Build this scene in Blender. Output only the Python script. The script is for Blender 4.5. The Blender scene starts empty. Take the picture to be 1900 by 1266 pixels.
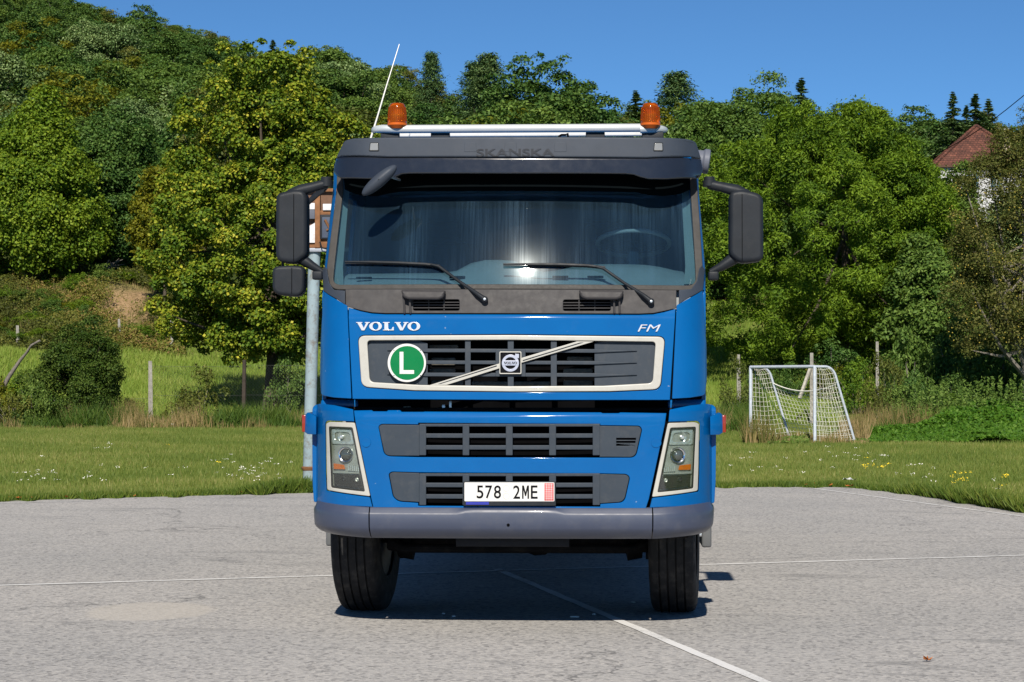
import bpy, bmesh, math, random
import numpy as np
from mathutils import Vector, Matrix
R = math.radians
sc = bpy.context.scene
COL = sc.collection

# ------------------------------------------------------------------ camera, sky, sun, exposure
CAM = Vector((0.58, -12.62, 1.575)); YAW = R(2.6); PITCH = R(1.085); FPX = 3800.0
cam_data = bpy.data.cameras.new('camera'); cam = bpy.data.objects.new('camera', cam_data); COL.objects.link(cam)
cam.location = CAM; cam.rotation_euler = (math.pi / 2 + PITCH, 0, YAW)
cam_data.sensor_width = 36; cam_data.lens = FPX / 1900 * 36; cam_data.clip_start = 0.1; cam_data.clip_end = 3000
sc.camera = cam
SUN_EL = R(36.3)
world = bpy.data.worlds.new('World'); sc.world = world; world.use_nodes = True
wn = world.node_tree.nodes; wl = world.node_tree.links; wn.clear()
sky = wn.new('ShaderNodeTexSky'); sky.sky_type = 'NISHITA'; sky.sun_disc = False
sky.sun_elevation = SUN_EL; sky.sun_rotation = R(180); sky.altitude = 1000; sky.air_density = 0.6; sky.dust_density = 0.0; sky.ozone_density = 8.0
bg = wn.new('ShaderNodeBackground'); bg.inputs['Strength'].default_value = 0.078
wo = wn.new('ShaderNodeOutputWorld'); wt = wn.new('ShaderNodeMix'); wt.data_type = 'RGBA'; wt.blend_type = 'MULTIPLY'; wt.inputs[0].default_value = 1.0; wt.inputs[7].default_value = (0.80, 1.02, 1.0, 1); wl.new(sky.outputs[0], wt.inputs[6]); wl.new(wt.outputs[2], bg.inputs[0]); wl.new(bg.outputs[0], wo.inputs[0])
sun_data = bpy.data.lights.new('sun', 'SUN'); sun_data.energy = 5.0; sun_data.angle = R(0.53); sun_data.color = (1.0, 0.93, 0.82)
sun = bpy.data.objects.new('sun', sun_data); COL.objects.link(sun); sun.location = (0, -40, 30)
sun.rotation_euler = (math.pi / 2 - SUN_EL, 0, R(-0.3))
sc.view_settings.view_transform = 'Standard'; sc.view_settings.look = 'None'
sc.view_settings.exposure = 0.4; sc.view_settings.gamma = 1.0; sc.view_settings.use_curve_mapping = False
sc.render.engine = 'CYCLES'
sc.cycles.use_denoising = True; sc.cycles.max_bounces = 7; sc.cycles.transparent_max_bounces = 12
sc.cycles.diffuse_bounces = 3; sc.cycles.glossy_bounces = 4; sc.cycles.transmission_bounces = 5; sc.cycles.caustics_reflective = False; sc.cycles.caustics_refractive = False

# ------------------------------------------------------------------ survey helpers: where a sighted point stands in the place
FWD = Vector((-math.sin(YAW) * math.cos(PITCH), math.cos(YAW) * math.cos(PITCH), math.sin(PITCH)))
RGT = Vector((math.cos(YAW), math.sin(YAW), 0)); UPV = RGT.cross(FWD)
FH = Vector((-math.sin(YAW), math.cos(YAW), 0))
def ray(px, py): return FWD + RGT * ((px - 950) / FPX) + UPV * ((633 - py) / FPX)
def at(px, py, Y):
    d = ray(px, py); return CAM + d * ((Y - CAM.y) / d.y)
def gnd(px, py, z=0.0):
    d = ray(px, py); return CAM + d * ((z - CAM.z) / d.z)
def far(px, py, depth): return CAM + ray(px, py) * depth
def on(px, py, S, it=12):
    Y = 0.1
    for _ in range(it):
        p = at(px, py, Y); Y = 0.5 * Y + 0.5 * S(p.x, p.z)
    return at(px, py, Y)

# ------------------------------------------------------------------ object helpers
def tag(o, label=None, cat=None, group=None, kind=None):
    if label: o['label'] = label
    if cat: o['category'] = cat
    if group: o['group'] = group
    if kind: o['kind'] = kind
    return o
def empty(name, loc=(0, 0, 0), rz=0):
    o = bpy.data.objects.new(name, None); COL.objects.link(o); o.location = loc; o.rotation_euler = (0, 0, rz); o.empty_display_size = 0.2
    return o
def link(name, me, mat=None, parent=None):
    o = bpy.data.objects.new(name, me); COL.objects.link(o)
    if mat is not None and not me.materials: me.materials.append(mat)
    if parent is not None: o.parent = parent
    return o
def smooth(me, ang=32):
    me.shade_smooth(); me.set_sharp_from_angle(angle=R(ang)); return me
class MB:
    def __init__(s): s.v = []; s.f = []
    def add(s, v, f):
        n = len(s.v); s.v += [tuple(p) for p in v]; s.f += [tuple(i + n for i in q) for q in f]; return s
    def box(s, c, d, rot=None):
        c = Vector(c); h = [x / 2 for x in d]; vs = []
        for x in (-1, 1):
            for y in (-1, 1):
                for z in (-1, 1):
                    p = Vector((x * h[0], y * h[1], z * h[2])); p = rot @ p if rot is not None else p; vs.append(c + p)
        return s.add(vs, [(0, 1, 3, 2), (4, 6, 7, 5), (0, 4, 5, 1), (2, 3, 7, 6), (0, 2, 6, 4), (1, 5, 7, 3)])
    def tube(s, pts, r, n=10, cap=True, flat=None):
        pts = [Vector(p) for p in pts]; rs = r if isinstance(r, (list, tuple)) else [r] * len(pts); vs = []; m = len(pts)
        ref = Vector((0.13, 0.31, 0.94)); prev = None
        for i, p in enumerate(pts):
            t = (pts[min(i + 1, m - 1)] - pts[max(i - 1, 0)]).normalized()
            if prev is None:
                a = ref if abs(t.dot(ref)) < 0.9 else Vector((1, 0, 0)); u = (a - t * a.dot(t)).normalized()
            else:
                u = (prev - t * prev.dot(t)).normalized()
            prev = u; w = t.cross(u)
            for k in range(n):
                an = 2 * math.pi * k / n; vs.append(p + (u * math.cos(an) + w * math.sin(an)) * rs[i])
        fs = [(i * n + k, i * n + (k + 1) % n, (i + 1) * n + (k + 1) % n, (i + 1) * n + k) for i in range(m - 1) for k in range(n)]
        if cap: fs += [tuple(range(n - 1, -1, -1)), tuple(range((m - 1) * n, m * n))]
        return s.add(vs, fs)
    def grid(s, rows, close=False):
        n = len(rows[0]); vs = [p for r in rows for p in r]
        fs = [(i * n + k, i * n + (k + 1) % n, (i + 1) * n + (k + 1) % n, (i + 1) * n + k) for i in range(len(rows) - 1) for k in range(n if close else n - 1)]
        return s.add(vs, fs)
    def lathe(s, prof, M=None, n=48, cap=True):
        vs = []
        for (a, r) in prof:
            for k in range(n):
                an = 2 * math.pi * k / n; p = Vector((a, r * math.cos(an), r * math.sin(an))); vs.append(M @ p if M is not None else p)
        m = len(prof)
        fs = [(i * n + k, i * n + (k + 1) % n, (i + 1) * n + (k + 1) % n, (i + 1) * n + k) for i in range(m - 1) for k in range(n)]
        if cap: fs += [tuple(range(n - 1, -1, -1)), tuple(range((m - 1) * n, m * n))]
        return s.add(vs, fs)
    def build(s, name, mat, parent=None, bevel=0, sm=32, seg=2):
        me = bpy.data.meshes.new(name); me.from_pydata(s.v, [], s.f)
        bm = bmesh.new(); bm.from_mesh(me); bmesh.ops.recalc_face_normals(bm, faces=bm.faces)
        if bevel:
            es = [e for e in bm.edges if len(e.link_faces) == 2 and e.calc_face_angle(0) > 0.5]
            bmesh.ops.bevel(bm, geom=es, offset=bevel, segments=seg, affect='EDGES', profile=0.5)
        bm.to_mesh(me); bm.free()
        if sm: smooth(me, sm)
        return link(name, me, mat, parent)

def fillet(pts, r, n=4):
    if not isinstance(r, (list, tuple)): r = [r] * len(pts)
    out = []; m = len(pts)
    for i in range(m):
        p = Vector(pts[i][:2]); a = Vector(pts[i - 1][:2]); b = Vector(pts[(i + 1) % m][:2])
        if r[i] <= 0: out.append(tuple(p)); continue
        da = a - p; db = b - p; ra = min(r[i], da.length * 0.45); rb = min(r[i], db.length * 0.45)
        A = p + da.normalized() * ra; B = p + db.normalized() * rb
        for k in range(n + 1):
            t = k / n; q = A * (1 - t) ** 2 + p * 2 * t * (1 - t) + B * t * t; out.append(tuple(q))
    return out
def curve_mesh(loops, t, bev, bres=2):
    cu = bpy.data.curves.new('tmp', 'CURVE'); cu.dimensions = '2D'; cu.fill_mode = 'BOTH'
    cu.extrude = max(t / 2 - bev, 0.0); cu.bevel_depth = bev; cu.bevel_resolution = bres; cu.offset = -bev
    for lp in loops:
        sp = cu.splines.new('POLY'); sp.points.add(len(lp) - 1)
        sp.points.foreach_set('co', [c for p in lp for c in (p[0], p[1], 0, 1)]); sp.use_cyclic_u = True
    ob = bpy.data.objects.new('tmp', cu); COL.objects.link(ob)
    dg = bpy.context.evaluated_depsgraph_get(); dg.update()
    me = bpy.data.meshes.new_from_object(ob.evaluated_get(dg)); bpy.data.objects.remove(ob); bpy.data.curves.remove(cu)
    return me
def text_mesh(txt, size, t=0.004, sx=1.0, shear=0.0, spacing=1.0, off=0.0):
    cu = bpy.data.curves.new('tmp', 'FONT'); cu.body = txt; cu.size = size; cu.extrude = t / 2; cu.shear = shear; cu.align_x = 'CENTER'; cu.align_y = 'CENTER'
    cu.space_character = spacing; cu.offset = off
    ob = bpy.data.objects.new('tmp', cu); COL.objects.link(ob); dg = bpy.context.evaluated_depsgraph_get(); dg.update()
    me = bpy.data.meshes.new_from_object(ob.evaluated_get(dg)); bpy.data.objects.remove(ob); bpy.data.curves.remove(cu)
    co = np.empty(len(me.vertices) * 3); me.vertices.foreach_get('co', co); co = co.reshape(-1, 3)
    c = (co.max(0) + co.min(0)) / 2; co[:, :2] -= c[:2]; co[:, 0] *= sx; me.vertices.foreach_set('co', co.ravel()); return me
def warp(me, fn, cutx=0, cuty=0, sm=30):
    """map a flat (u, v, w) mesh, w = depth behind the face, on to a curved surface"""
    bm = bmesh.new(); bm.from_mesh(me); me.materials.clear()
    bmesh.ops.remove_doubles(bm, verts=bm.verts, dist=1e-5)
    xs = [v.co.x for v in bm.verts]; ys = [v.co.y for v in bm.verts]; zm = max(v.co.z for v in bm.verts)
    for ax, c, ls in ((0, cutx, xs), (1, cuty, ys)):
        if c:
            k = math.floor(min(ls) / c) + 1
            while k * c < max(ls) - 1e-4:
                co = Vector((0, 0, 0)); co[ax] = k * c; no = Vector((0, 0, 0)); no[ax] = 1
                bmesh.ops.bisect_plane(bm, geom=bm.verts[:] + bm.edges[:] + bm.faces[:], plane_co=co, plane_no=no); k += 1
    for v in bm.verts: v.co = fn(v.co.x, v.co.y, zm - v.co.z)
    bmesh.ops.recalc_face_normals(bm, faces=bm.faces)
    bm.to_mesh(me); bm.free()
    if sm: smooth(me, sm)
    return me
def panel(name, outer, holes, S, mat, parent, t=0.02, bev=0.003, lift=0.0, mir=False, cutx=0.05, cuty=0.12, px=True, bres=2, sm=30, wn_=True):
    """a pressed panel: outline sighted on surface S(x, z), thickness t, rounded rim; mir = its twin on the other side"""
    def conv(lp):
        o = [(on(a, b, S).x, on(a, b, S).z) for a, b in lp] if px else [tuple(p) for p in lp]
        return [(-x, z) for x, z in o] if mir else o
    me = curve_mesh([conv(lp) for lp in [outer] + list(holes)], t, bev, bres); me.name = name
    warp(me, lambda u, v, w: Vector((u, S(u, v) - lift + w, v)), cutx, cuty, sm)
    o = link(name, me, mat, parent)
    if wn_:
        m = o.modifiers.new('wn', 'WEIGHTED_NORMAL'); m.keep_sharp = True
    return o
def rbox(name, c, d, mat, parent=None, bevel=0.01, seg=3, rot=None):
    return MB().box(c, d, rot).build(name, mat, parent, bevel=bevel, seg=seg)

# ------------------------------------------------------------------ materials
def nodes(name):
    m = bpy.data.materials.new(name); m.use_nodes = True; nt = m.node_tree; b = nt.nodes['Principled BSDF']; return m, nt, b
def lum(c, k): return tuple(min(1, x * k) for x in c[:3]) + (1,)
def nd(nt, typ, **kw):
    n = nt.nodes.new(typ)
    for k, v in kw.items(): setattr(n, k, v)
    return n
def noise(nt, scale, detail=4, rough=0.55, vec=None):
    n = nd(nt, 'ShaderNodeTexNoise'); n.inputs['Scale'].default_value = scale; n.inputs['Detail'].default_value = detail; n.inputs['Roughness'].default_value = rough
    if vec is not None: nt.links.new(vec, n.inputs['Vector'])
    return n
def ramp(nt, fac, stops):
    r = nd(nt, 'ShaderNodeValToRGB'); e = r.color_ramp.elements
    while len(e) < len(stops): e.new(0.5)
    for i, (p, c) in enumerate(stops): e[i].position = p; e[i].color = c if len(c) == 4 else tuple(c) + (1,)
    nt.links.new(fac, r.inputs[0]); return r
def mix(nt, fac, a, b, blend='MIX'):
    n = nd(nt, 'ShaderNodeMix', data_type='RGBA', blend_type=blend)
    for i, v in ((0, fac), (6, a), (7, b)):
        if hasattr(v, 'links'): nt.links.new(v, n.inputs[i])
        elif i == 0: n.inputs[0].default_value = v
        else: n.inputs[i].default_value = v if len(v) == 4 else tuple(v) + (1,)
    return n.outputs[2]
def coords(nt, scale=(1, 1, 1), out='Object'):
    t = nd(nt, 'ShaderNodeTexCoord'); mp = nd(nt, 'ShaderNodeMapping'); mp.inputs['Scale'].default_value = scale
    nt.links.new(t.outputs[out], mp.inputs[0]); return mp.outputs[0]
def MAT(name, rgb, rough=0.5, metal=0.0, var=0.12, scale=6.0, bump=0.0, bscale=300.0, coat=0.0, spec=0.5, rvar=0.15, dirt=None, dirt_amt=0.0):
    m, nt, b = nodes(name); vec = coords(nt)
    n = noise(nt, scale, 5, 0.6, vec)
    r = ramp(nt, n.outputs[0], [(0.25, lum(rgb, 1 - var)), (0.75, lum(rgb, 1 + var))]); col = r.outputs[0]
    if dirt is not None:
        n3 = noise(nt, scale * 2.7, 8, 0.7, vec); r3 = ramp(nt, n3.outputs[0], [(0.5, (0, 0, 0, 1)), (0.72, (dirt_amt,) * 3 + (1,))]); col = mix(nt, r3.outputs[0], col, dirt)
    nt.links.new(col, b.inputs['Base Color'])
    n2 = noise(nt, scale * 3.1, 6, 0.65, vec)
    r2 = ramp(nt, n2.outputs[0], [(0.3, (max(0, rough - rvar * rough),) * 3 + (1,)), (0.7, (min(1, rough + rvar * rough),) * 3 + (1,))])
    nt.links.new(r2.outputs[0], b.inputs['Roughness'])
    b.inputs['Metallic'].default_value = metal; b.inputs['Specular IOR Level'].default_value = spec if (metal > 0.2 or coat) else min(spec, 0.2)
    if coat: b.inputs['Coat Weight'].default_value = coat; b.inputs['Coat Roughness'].default_value = 0.04
    if bump:
        n4 = noise(nt, bscale, 3, 0.6, vec); bp = nd(nt, 'ShaderNodeBump'); bp.inputs['Strength'].default_value = bump; bp.inputs['Distance'].default_value = 0.002
        nt.links.new(n4.outputs[0], bp.inputs['Height']); nt.links.new(bp.outputs[0], b.inputs['Normal'])
    return m
def GLASS(name, tint=(0.8, 0.88, 0.86), base=0.06, rough=0.02, dirt=0.0):
    """thin pane: what lies behind shows through, Fresnel mirror on top"""
    m, nt, b = nodes(name); nt.nodes.remove(b); out = nt.nodes['Material Output']
    tr = nd(nt, 'ShaderNodeBsdfTransparent'); tr.inputs[0].default_value = tuple(tint) + (1,)
    gl = nd(nt, 'ShaderNodeBsdfGlossy'); gl.inputs['Roughness'].default_value = rough
    lw = nd(nt, 'ShaderNodeLayerWeight'); lw.inputs[0].default_value = 0.5; pw = nd(nt, 'ShaderNodeMath', operation='POWER'); pw.inputs[1].default_value = 5.0; nt.links.new(lw.outputs['Facing'], pw.inputs[0])
    fr = nd(nt, 'ShaderNodeMath', operation='MULTIPLY_ADD'); fr.inputs[1].default_value = 0.96; fr.inputs[2].default_value = 0.04; nt.links.new(pw.outputs[0], fr.inputs[0])
    ma = nd(nt, 'ShaderNodeMath', operation='ADD'); ma.inputs[1].default_value = base; nt.links.new(fr.outputs[0], ma.inputs[0])
    ms = nd(nt, 'ShaderNodeMixShader'); nt.links.new(ma.outputs[0], ms.inputs[0]); nt.links.new(tr.outputs[0], ms.inputs[1]); nt.links.new(gl.outputs[0], ms.inputs[2])
    last = ms
    if dirt:
        v = coords(nt, (1, 1, 1)); d1 = noise(nt, 1.0, 2, 0.5, coords(nt, (85, 0, 2.4))); d2 = noise(nt, 1.0, 0, 0.5, coords(nt, (5.5, 0, 1.3))); d3 = noise(nt, 140, 2, 0.5, v)
        r1 = ramp(nt, d1.outputs[0], [(0.30, (0, 0, 0, 1)), (0.85, (1, 1, 1, 1))]); r2 = ramp(nt, d2.outputs[0], [(0.40, (0.05, 0.05, 0.05, 1)), (0.78, (1, 1, 1, 1))])
        mu = nd(nt, 'ShaderNodeMath', operation='MULTIPLY'); nt.links.new(r1.outputs[0], mu.inputs[0]); nt.links.new(r2.outputs[0], mu.inputs[1])
        r3 = ramp(nt, d3.outputs[0], [(0.71, (0, 0, 0, 1)), (0.8, (0.14, 0.14, 0.14, 1))])
        ad = nd(nt, 'ShaderNodeMath', operation='ADD'); nt.links.new(mu.outputs[0], ad.inputs[0]); nt.links.new(r3.outputs[0], ad.inputs[1])
        mm = nd(nt, 'ShaderNodeMath', operation='MULTIPLY_ADD'); mm.inputs[1].default_value = dirt; mm.inputs[2].default_value = 0.016; nt.links.new(ad.outputs[0], mm.inputs[0]); mm.use_clamp = True
        df = nd(nt, 'ShaderNodeBsdfDiffuse'); df.inputs[0].default_value = (0.22, 0.42, 0.64, 1)  # dirt film with the blue haze of the glass put into its colour
        g2 = nd(nt, 'ShaderNodeBsdfGlossy'); g2.inputs['Roughness'].default_value = 0.17; g2.inputs[0].default_value = (0.5, 0.5, 0.5, 1)
        mg = nd(nt, 'ShaderNodeMixShader'); mg.inputs[0].default_value = 0.07; nt.links.new(df.outputs[0], mg.inputs[1]); nt.links.new(g2.outputs[0], mg.inputs[2])
        m3 = nd(nt, 'ShaderNodeMixShader'); nt.links.new(mm.outputs[0], m3.inputs[0]); nt.links.new(ms.outputs[0], m3.inputs[1]); nt.links.new(mg.outputs[0], m3.inputs[2]); last = m3
    nt.links.new(last.outputs[0], out.inputs[0]); return m
# ================================================================== THE TRUCK (front at y = 0, standing on z = 0)
def paint_blue():
    m, nt, b = nodes('blue_paint'); v = coords(nt)
    n = noise(nt, 3.0, 5, 0.6, v); r = ramp(nt, n.outputs[0], [(0.3, (0.0002, 0.080, 0.265, 1)), (0.7, (0.0003, 0.092, 0.295, 1))])
    d = noise(nt, 9.0, 8, 0.7, v); rd = ramp(nt, d.outputs[0], [(0.56, (0, 0, 0, 1)), (0.85, (0.06, 0.06, 0.06, 1))])
    sp = noise(nt, 38, 1, 0.5, v); rs = ramp(nt, sp.outputs[0], [(0.79, (0, 0, 0, 1)), (0.82, (0.4, 0.4, 0.4, 1))])
    nt.links.new(mix(nt, rs.outputs[0], mix(nt, rd.outputs[0], r.outputs[0], (0.16, 0.18, 0.2)), (0.4, 0.42, 0.42)), b.inputs['Base Color'])
    b.inputs['Roughness'].default_value = 0.5
    b.inputs['Coat Weight'].default_value = 0.5; b.inputs['Coat Roughness'].default_value = 0.05; b.inputs['Specular IOR Level'].default_value = 0.05
    o = noise(nt, 45, 2, 0.5, v); bp = nd(nt, 'ShaderNodeBump'); bp.inputs['Strength'].default_value = 0.05; bp.inputs['Distance'].default_value = 0.001
    nt.links.new(o.outputs[0], bp.inputs['Height']); nt.links.new(bp.outputs[0], b.inputs['Coat Normal'])
    return m
BLUE = paint_blue()
GREY = MAT('slate_grey_plastic', (0.034, 0.044, 0.058), 0.5, var=0.08, bump=0.06, bscale=500, dirt=(0.09, 0.09, 0.09), dirt_amt=0.25)
BUMP = MAT('bumper_grey_paint', (0.040, 0.050, 0.084), 0.45, var=0.06, scale=3, bump=0.04, bscale=700, coat=0.2, dirt=(0.12, 0.12, 0.13), dirt_amt=0.2)
DARKP = MAT('dark_plastic', (0.014, 0.017, 0.022), 0.5, var=0.2, bump=0.25, bscale=450, dirt=(0.04, 0.04, 0.04), dirt_amt=0.2)
COWLP = MAT('weathered_cowl_plastic', (0.042, 0.040, 0.042), 0.55, var=0.14, bump=0.12, bscale=380, dirt=(0.08, 0.074, 0.07), dirt_amt=0.3)
FASC = MAT('roof_fascia_plastic', (0.038, 0.047, 0.064), 0.48, var=0.08, bump=0.06, bscale=400, dirt=(0.07, 0.07, 0.075), dirt_amt=0.15)
VISM = MAT('sun_visor_acrylic', (0.012, 0.014, 0.02), 0.16, var=0.1, coat=0.6, dirt=(0.05, 0.05, 0.05), dirt_amt=0.08)
CREAM = MAT('cream_paint', (0.41, 0.40, 0.36), 0.35, var=0.05, coat=0.3, dirt=(0.26, 0.24, 0.2), dirt_amt=0.25)
RUB = MAT('rubber', (0.018, 0.018, 0.019), 0.75, var=0.25, bump=0.15, bscale=200, dirt=(0.11, 0.1, 0.09), dirt_amt=0.4)
GASK = MAT('window_gasket', (0.05, 0.047, 0.044), 0.6, var=0.2, scale=14, dirt=(0.07, 0.06, 0.055), dirt_amt=0.2)
BLK = MAT('near_black', (0.0025, 0.0025, 0.003), 0.9, var=0.3, spec=0.03)  # on the backings this near-black stands in for shade inside the openings
UNDR = MAT('underbody_black', (0.009, 0.009, 0.010), 0.8, var=0.4, dirt=(0.04, 0.034, 0.028), dirt_amt=0.5, spec=0.1)
CHR = MAT('bright_metal', (0.78, 0.79, 0.8), 0.13, 1.0, var=0.05)
ALU = MAT('brushed_aluminium', (0.62, 0.65, 0.68), 0.34, 0.9, var=0.06, scale=20)
WHITE = MAT('white_enamel', (0.60, 0.60, 0.585), 0.35, var=0.04, dirt=(0.4, 0.37, 0.33), dirt_amt=0.3)
GREEN = MAT('sign_green', (0.0, 0.15, 0.043), 0.4, var=0.05)
RED = MAT('plate_red', (0.45, 0.02, 0.03), 0.4, var=0.1)
INK = MAT('plate_ink', (0.006, 0.006, 0.008), 0.6, spec=0.04)
PBLUE = MAT('print_blue', (0.03, 0.04, 0.3), 0.5)
ORG = MAT('amber_lens', (0.6, 0.13, 0.004), 0.15, coat=0.5, var=0.15, scale=30)
REDL = MAT('red_orange_lens', (0.24, 0.022, 0.005), 0.2, coat=0.5)
DUST = MAT('dusty_insulation', (0.16, 0.15, 0.13), 0.9, var=0.5, scale=30, bump=0.6, bscale=150)
INTB = MAT('cab_lining', (0.022, 0.065, 0.125), 0.7, var=0.1)
INTG = MAT('dashboard_grey', (0.27, 0.29, 0.30), 0.6, var=0.1, bump=0.1)
INTL = MAT('pillar_lining', (0.22, 0.25, 0.245), 0.6, var=0.08)
SEATM = MAT('seat_fabric', (0.012, 0.024, 0.045), 0.85, var=0.3, scale=40)
LAMPB = MAT('lamp_bowl', (0.40, 0.41, 0.37), 0.3, 0.35, var=0.2, scale=25)
REFL = MAT('lamp_reflector', (0.62, 0.65, 0.64), 0.16, 0.55, var=0.3, scale=60)
LAMPD = MAT('lamp_dark', (0.03, 0.03, 0.03), 0.3, 0.2, var=0.3, scale=25)
WSG = GLASS('windscreen_glass', (0.62, 0.74, 0.78), 0.0, 0.026, dirt=0.065)
LENS = GLASS('lamp_glass', (0.9, 0.93, 0.92), 0.05, 0.03)
SIDEG = GLASS('side_glass', (0.5, 0.6, 0.6), 0.04, 0.02)
def amber_glass():
    m, nt, b = nodes('amber_beacon'); n = noise(nt, 12, 3, 0.5, coords(nt)); r = ramp(nt, n.outputs[0], [(0.3, (0.75, 0.11, 0.0, 1)), (0.7, (0.95, 0.20, 0.003, 1))])
    nt.links.new(r.outputs[0], b.inputs['Base Color']); b.inputs['Roughness'].default_value = 0.12; b.inputs['Transmission Weight'].default_value = 0.8; b.inputs['IOR'].default_value = 1.2; b.inputs['Coat Weight'].default_value = 0.5
    return m
AMB = amber_glass()

truck = empty('truck', (0, 1.4, 0)); TI = Matrix.Translation((0, -1.4, 0))
tag(truck, 'blue lorry cab with grey bumper and two amber roof beacons, parked head-on', 'truck')
def part(o): return o
class _P: pass
TR = truck
def fix_parents():
    for o in truck.children: o.matrix_parent_inverse = TI

def SC(x, z):
    a = abs(x); y = 0.05 * min(a, 1.0) ** 2
    if a > 1.0: e = min((a - 1.0) / 0.226, 0.985); y += 0.27 * (1 - math.sqrt(1 - e * e))
    return y + (z - 1.7) * 0.05
ZT = on(950, 583, SC).z
def SCR(x, z):
    k = z - (ZT - 0.028); return SC(x, z) + (0.0 if k <= 0 else min(k * k * 16, 0.0125 + (k - 0.028) * 0.25))
def SB0(x):
    a = abs(x); y = -0.06 + 0.04 * min(a, 0.85) ** 2
    if a > 0.85: e = min((a - 0.85) / 0.405, 0.985); y += 0.42 * (1 - math.sqrt(1 - e * e))
    return y
ZB = on(950, 763, lambda x, z: SB0(x)).z
def SB(x, z):
    k = z - (ZB - 0.045); return SB0(x) + (0 if k <= 0 else min(k * k * 11, 0.022 + max(0, k - 0.045) * 0.6))
def SBF(x, z): return SB0(x)
def SW(x, z):
    k = z - 2.15; return 0.14 + 0.10 * x * x + 0.272 * k + 0.11 * k * k
def SF(x, z):
    a = abs(x); y = 0.16 + 0.07 * a * a + (z - 2.95) * 0.07
    if a > 0.9: e = min((a - 0.9) / 0.27, 0.98); y += 0.22 * (1 - math.sqrt(1 - e * e))
    return y
def SV(x, z): return SF(x, 2.97) - 0.03 + (z - 2.97) * 0.12

# ---- cab lower front: blue front panel with the grille opening, corner panels, grey cowl
seamL = [(646, 570.5), (653.7, 740.5)]
fp = [(646.5, 571), (655, 573.5), (670, 578), (690, 582), (715, 583.5), (1185, 584.5), (1212, 583.5), (1232, 579.5), (1253.5, 573.5), (1243, 742.5), (948, 742.5), (654, 740.5)]
GH = fillet([(663.5, 622), (948, 620.5), (1235, 624), (1226, 723.5), (1130, 728), (948, 728), (770, 726), (671, 719)], [14, 0, 14, 14, 0, 0, 0, 14])
panel('front_panel', fp, [GH], SCR, BLUE, TR, t=0.03, bev=0.004, cutx=0.08, cuty=0.0115)
cpL = fillet([(600.5, 541), (612, 549), (626, 557), (644.5, 567.5), (652, 740), (620, 738), (595.5, 733.5), (593.6, 700), (594.5, 640)], [0, 0, 0, 2, 2, 0, 6, 0, 0])
ccL = fillet([(598, 503), (602, 494), (606.5, 500), (610, 524), (619, 538), (640.3, 539.5), (640.3, 565.5), (626, 556), (612, 548), (600, 540)], [1, 1, 0, 2, 3, 1, 1, 0, 0, 0])
for mir in (False, True):
    panel('corner_panel', cpL, [], SC, BLUE, TR, t=0.025, bev=0.004, mir=mir, cutx=0.02, cuty=0.06)
    panel('corner_cowl', ccL, [], lambda x, z: SC(x, z) - 0.002 + max(0, z - 2.12) * 0.2, FASC, TR, t=0.03, bev=0.005, mir=mir, cutx=0.02, cuty=0.05)
cw = [(641, 537), (1255, 538.5), (1255, 572), (1232, 577.5), (1212, 581.5), (1185, 582.7), (715, 581.7), (690, 580.2), (670, 576.4), (655, 572), (641, 568.5)]
vents = [(766.5, 852.5, 556, 576.5), (1045, 1133, 556.5, 577)]
vh = [fillet([(a, c), (b, c), (b, d), (a, d)], 4) for a, b, c, d in vents]
def SCO(x, z): return SC(x, z) + 0.014 + max(0, z - ZT) * 0.16
cowl = panel('cowl', cw, vh, SCO, COWLP, TR, t=0.03, bev=0.004, cutx=0.08, cuty=0.05)
for a, b, c, d in vents:
    vs = MB()
    for k in range(3):
        y = c + (d - c) * (k + 1) / 4.0; p = on((a + b) / 2, y, SCO); q = on(a, y, SCO); r = on(b, y, SCO)
        vs.box((p.x, p.y + 0.006, p.z), (r.x - q.x, 0.012, 0.0055))
    for k in (1, 2):
        x = a + (b - a) * k / 3; p = on(x, (c + d) / 2, SCO); vs.box((p.x, p.y + 0.010, p.z), (0.006, 0.010, 0.066))
    vs.build('vent_grating', COWLP, cowl)
    p = on((a + b) / 2, (c + d) / 2, SCO); MB().box((p.x, p.y + 0.05, p.z), (0.30, 0.01, 0.09)).build('vent_backing', BLK, cowl)
for (x0, x1, lx0, lx1) in ((743.5, 826.5, 748, 763), (1073.5, 1158, 1137, 1151)):
    hp = fillet([(x0, 538), (x1, 539), (x1 - 4, 553), (x1 - 14, 556.5), (x0 + 14, 556), (x0 + 4, 552)], [4, 4, 4, 4, 4, 4])
    h = panel('grab_step', hp, [], lambda x, z: SCO(x, z) - 0.075, COWLP, TR, t=0.07, bev=0.018, cutx=0, cuty=0, bres=4)
    for xx in (lx0 + 2, lx1 - 2):
        p = on(xx, 552, SCO); q = on(xx + (1 if xx < 900 else 1), 581, SCO)
        MB().tube([p + Vector((0, -0.035, 0)), q + Vector((0, -0.02, 0)), q + Vector((0, 0.01, -0.01))], 0.0065, 8).build('bracket', COWLP, h)

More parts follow.
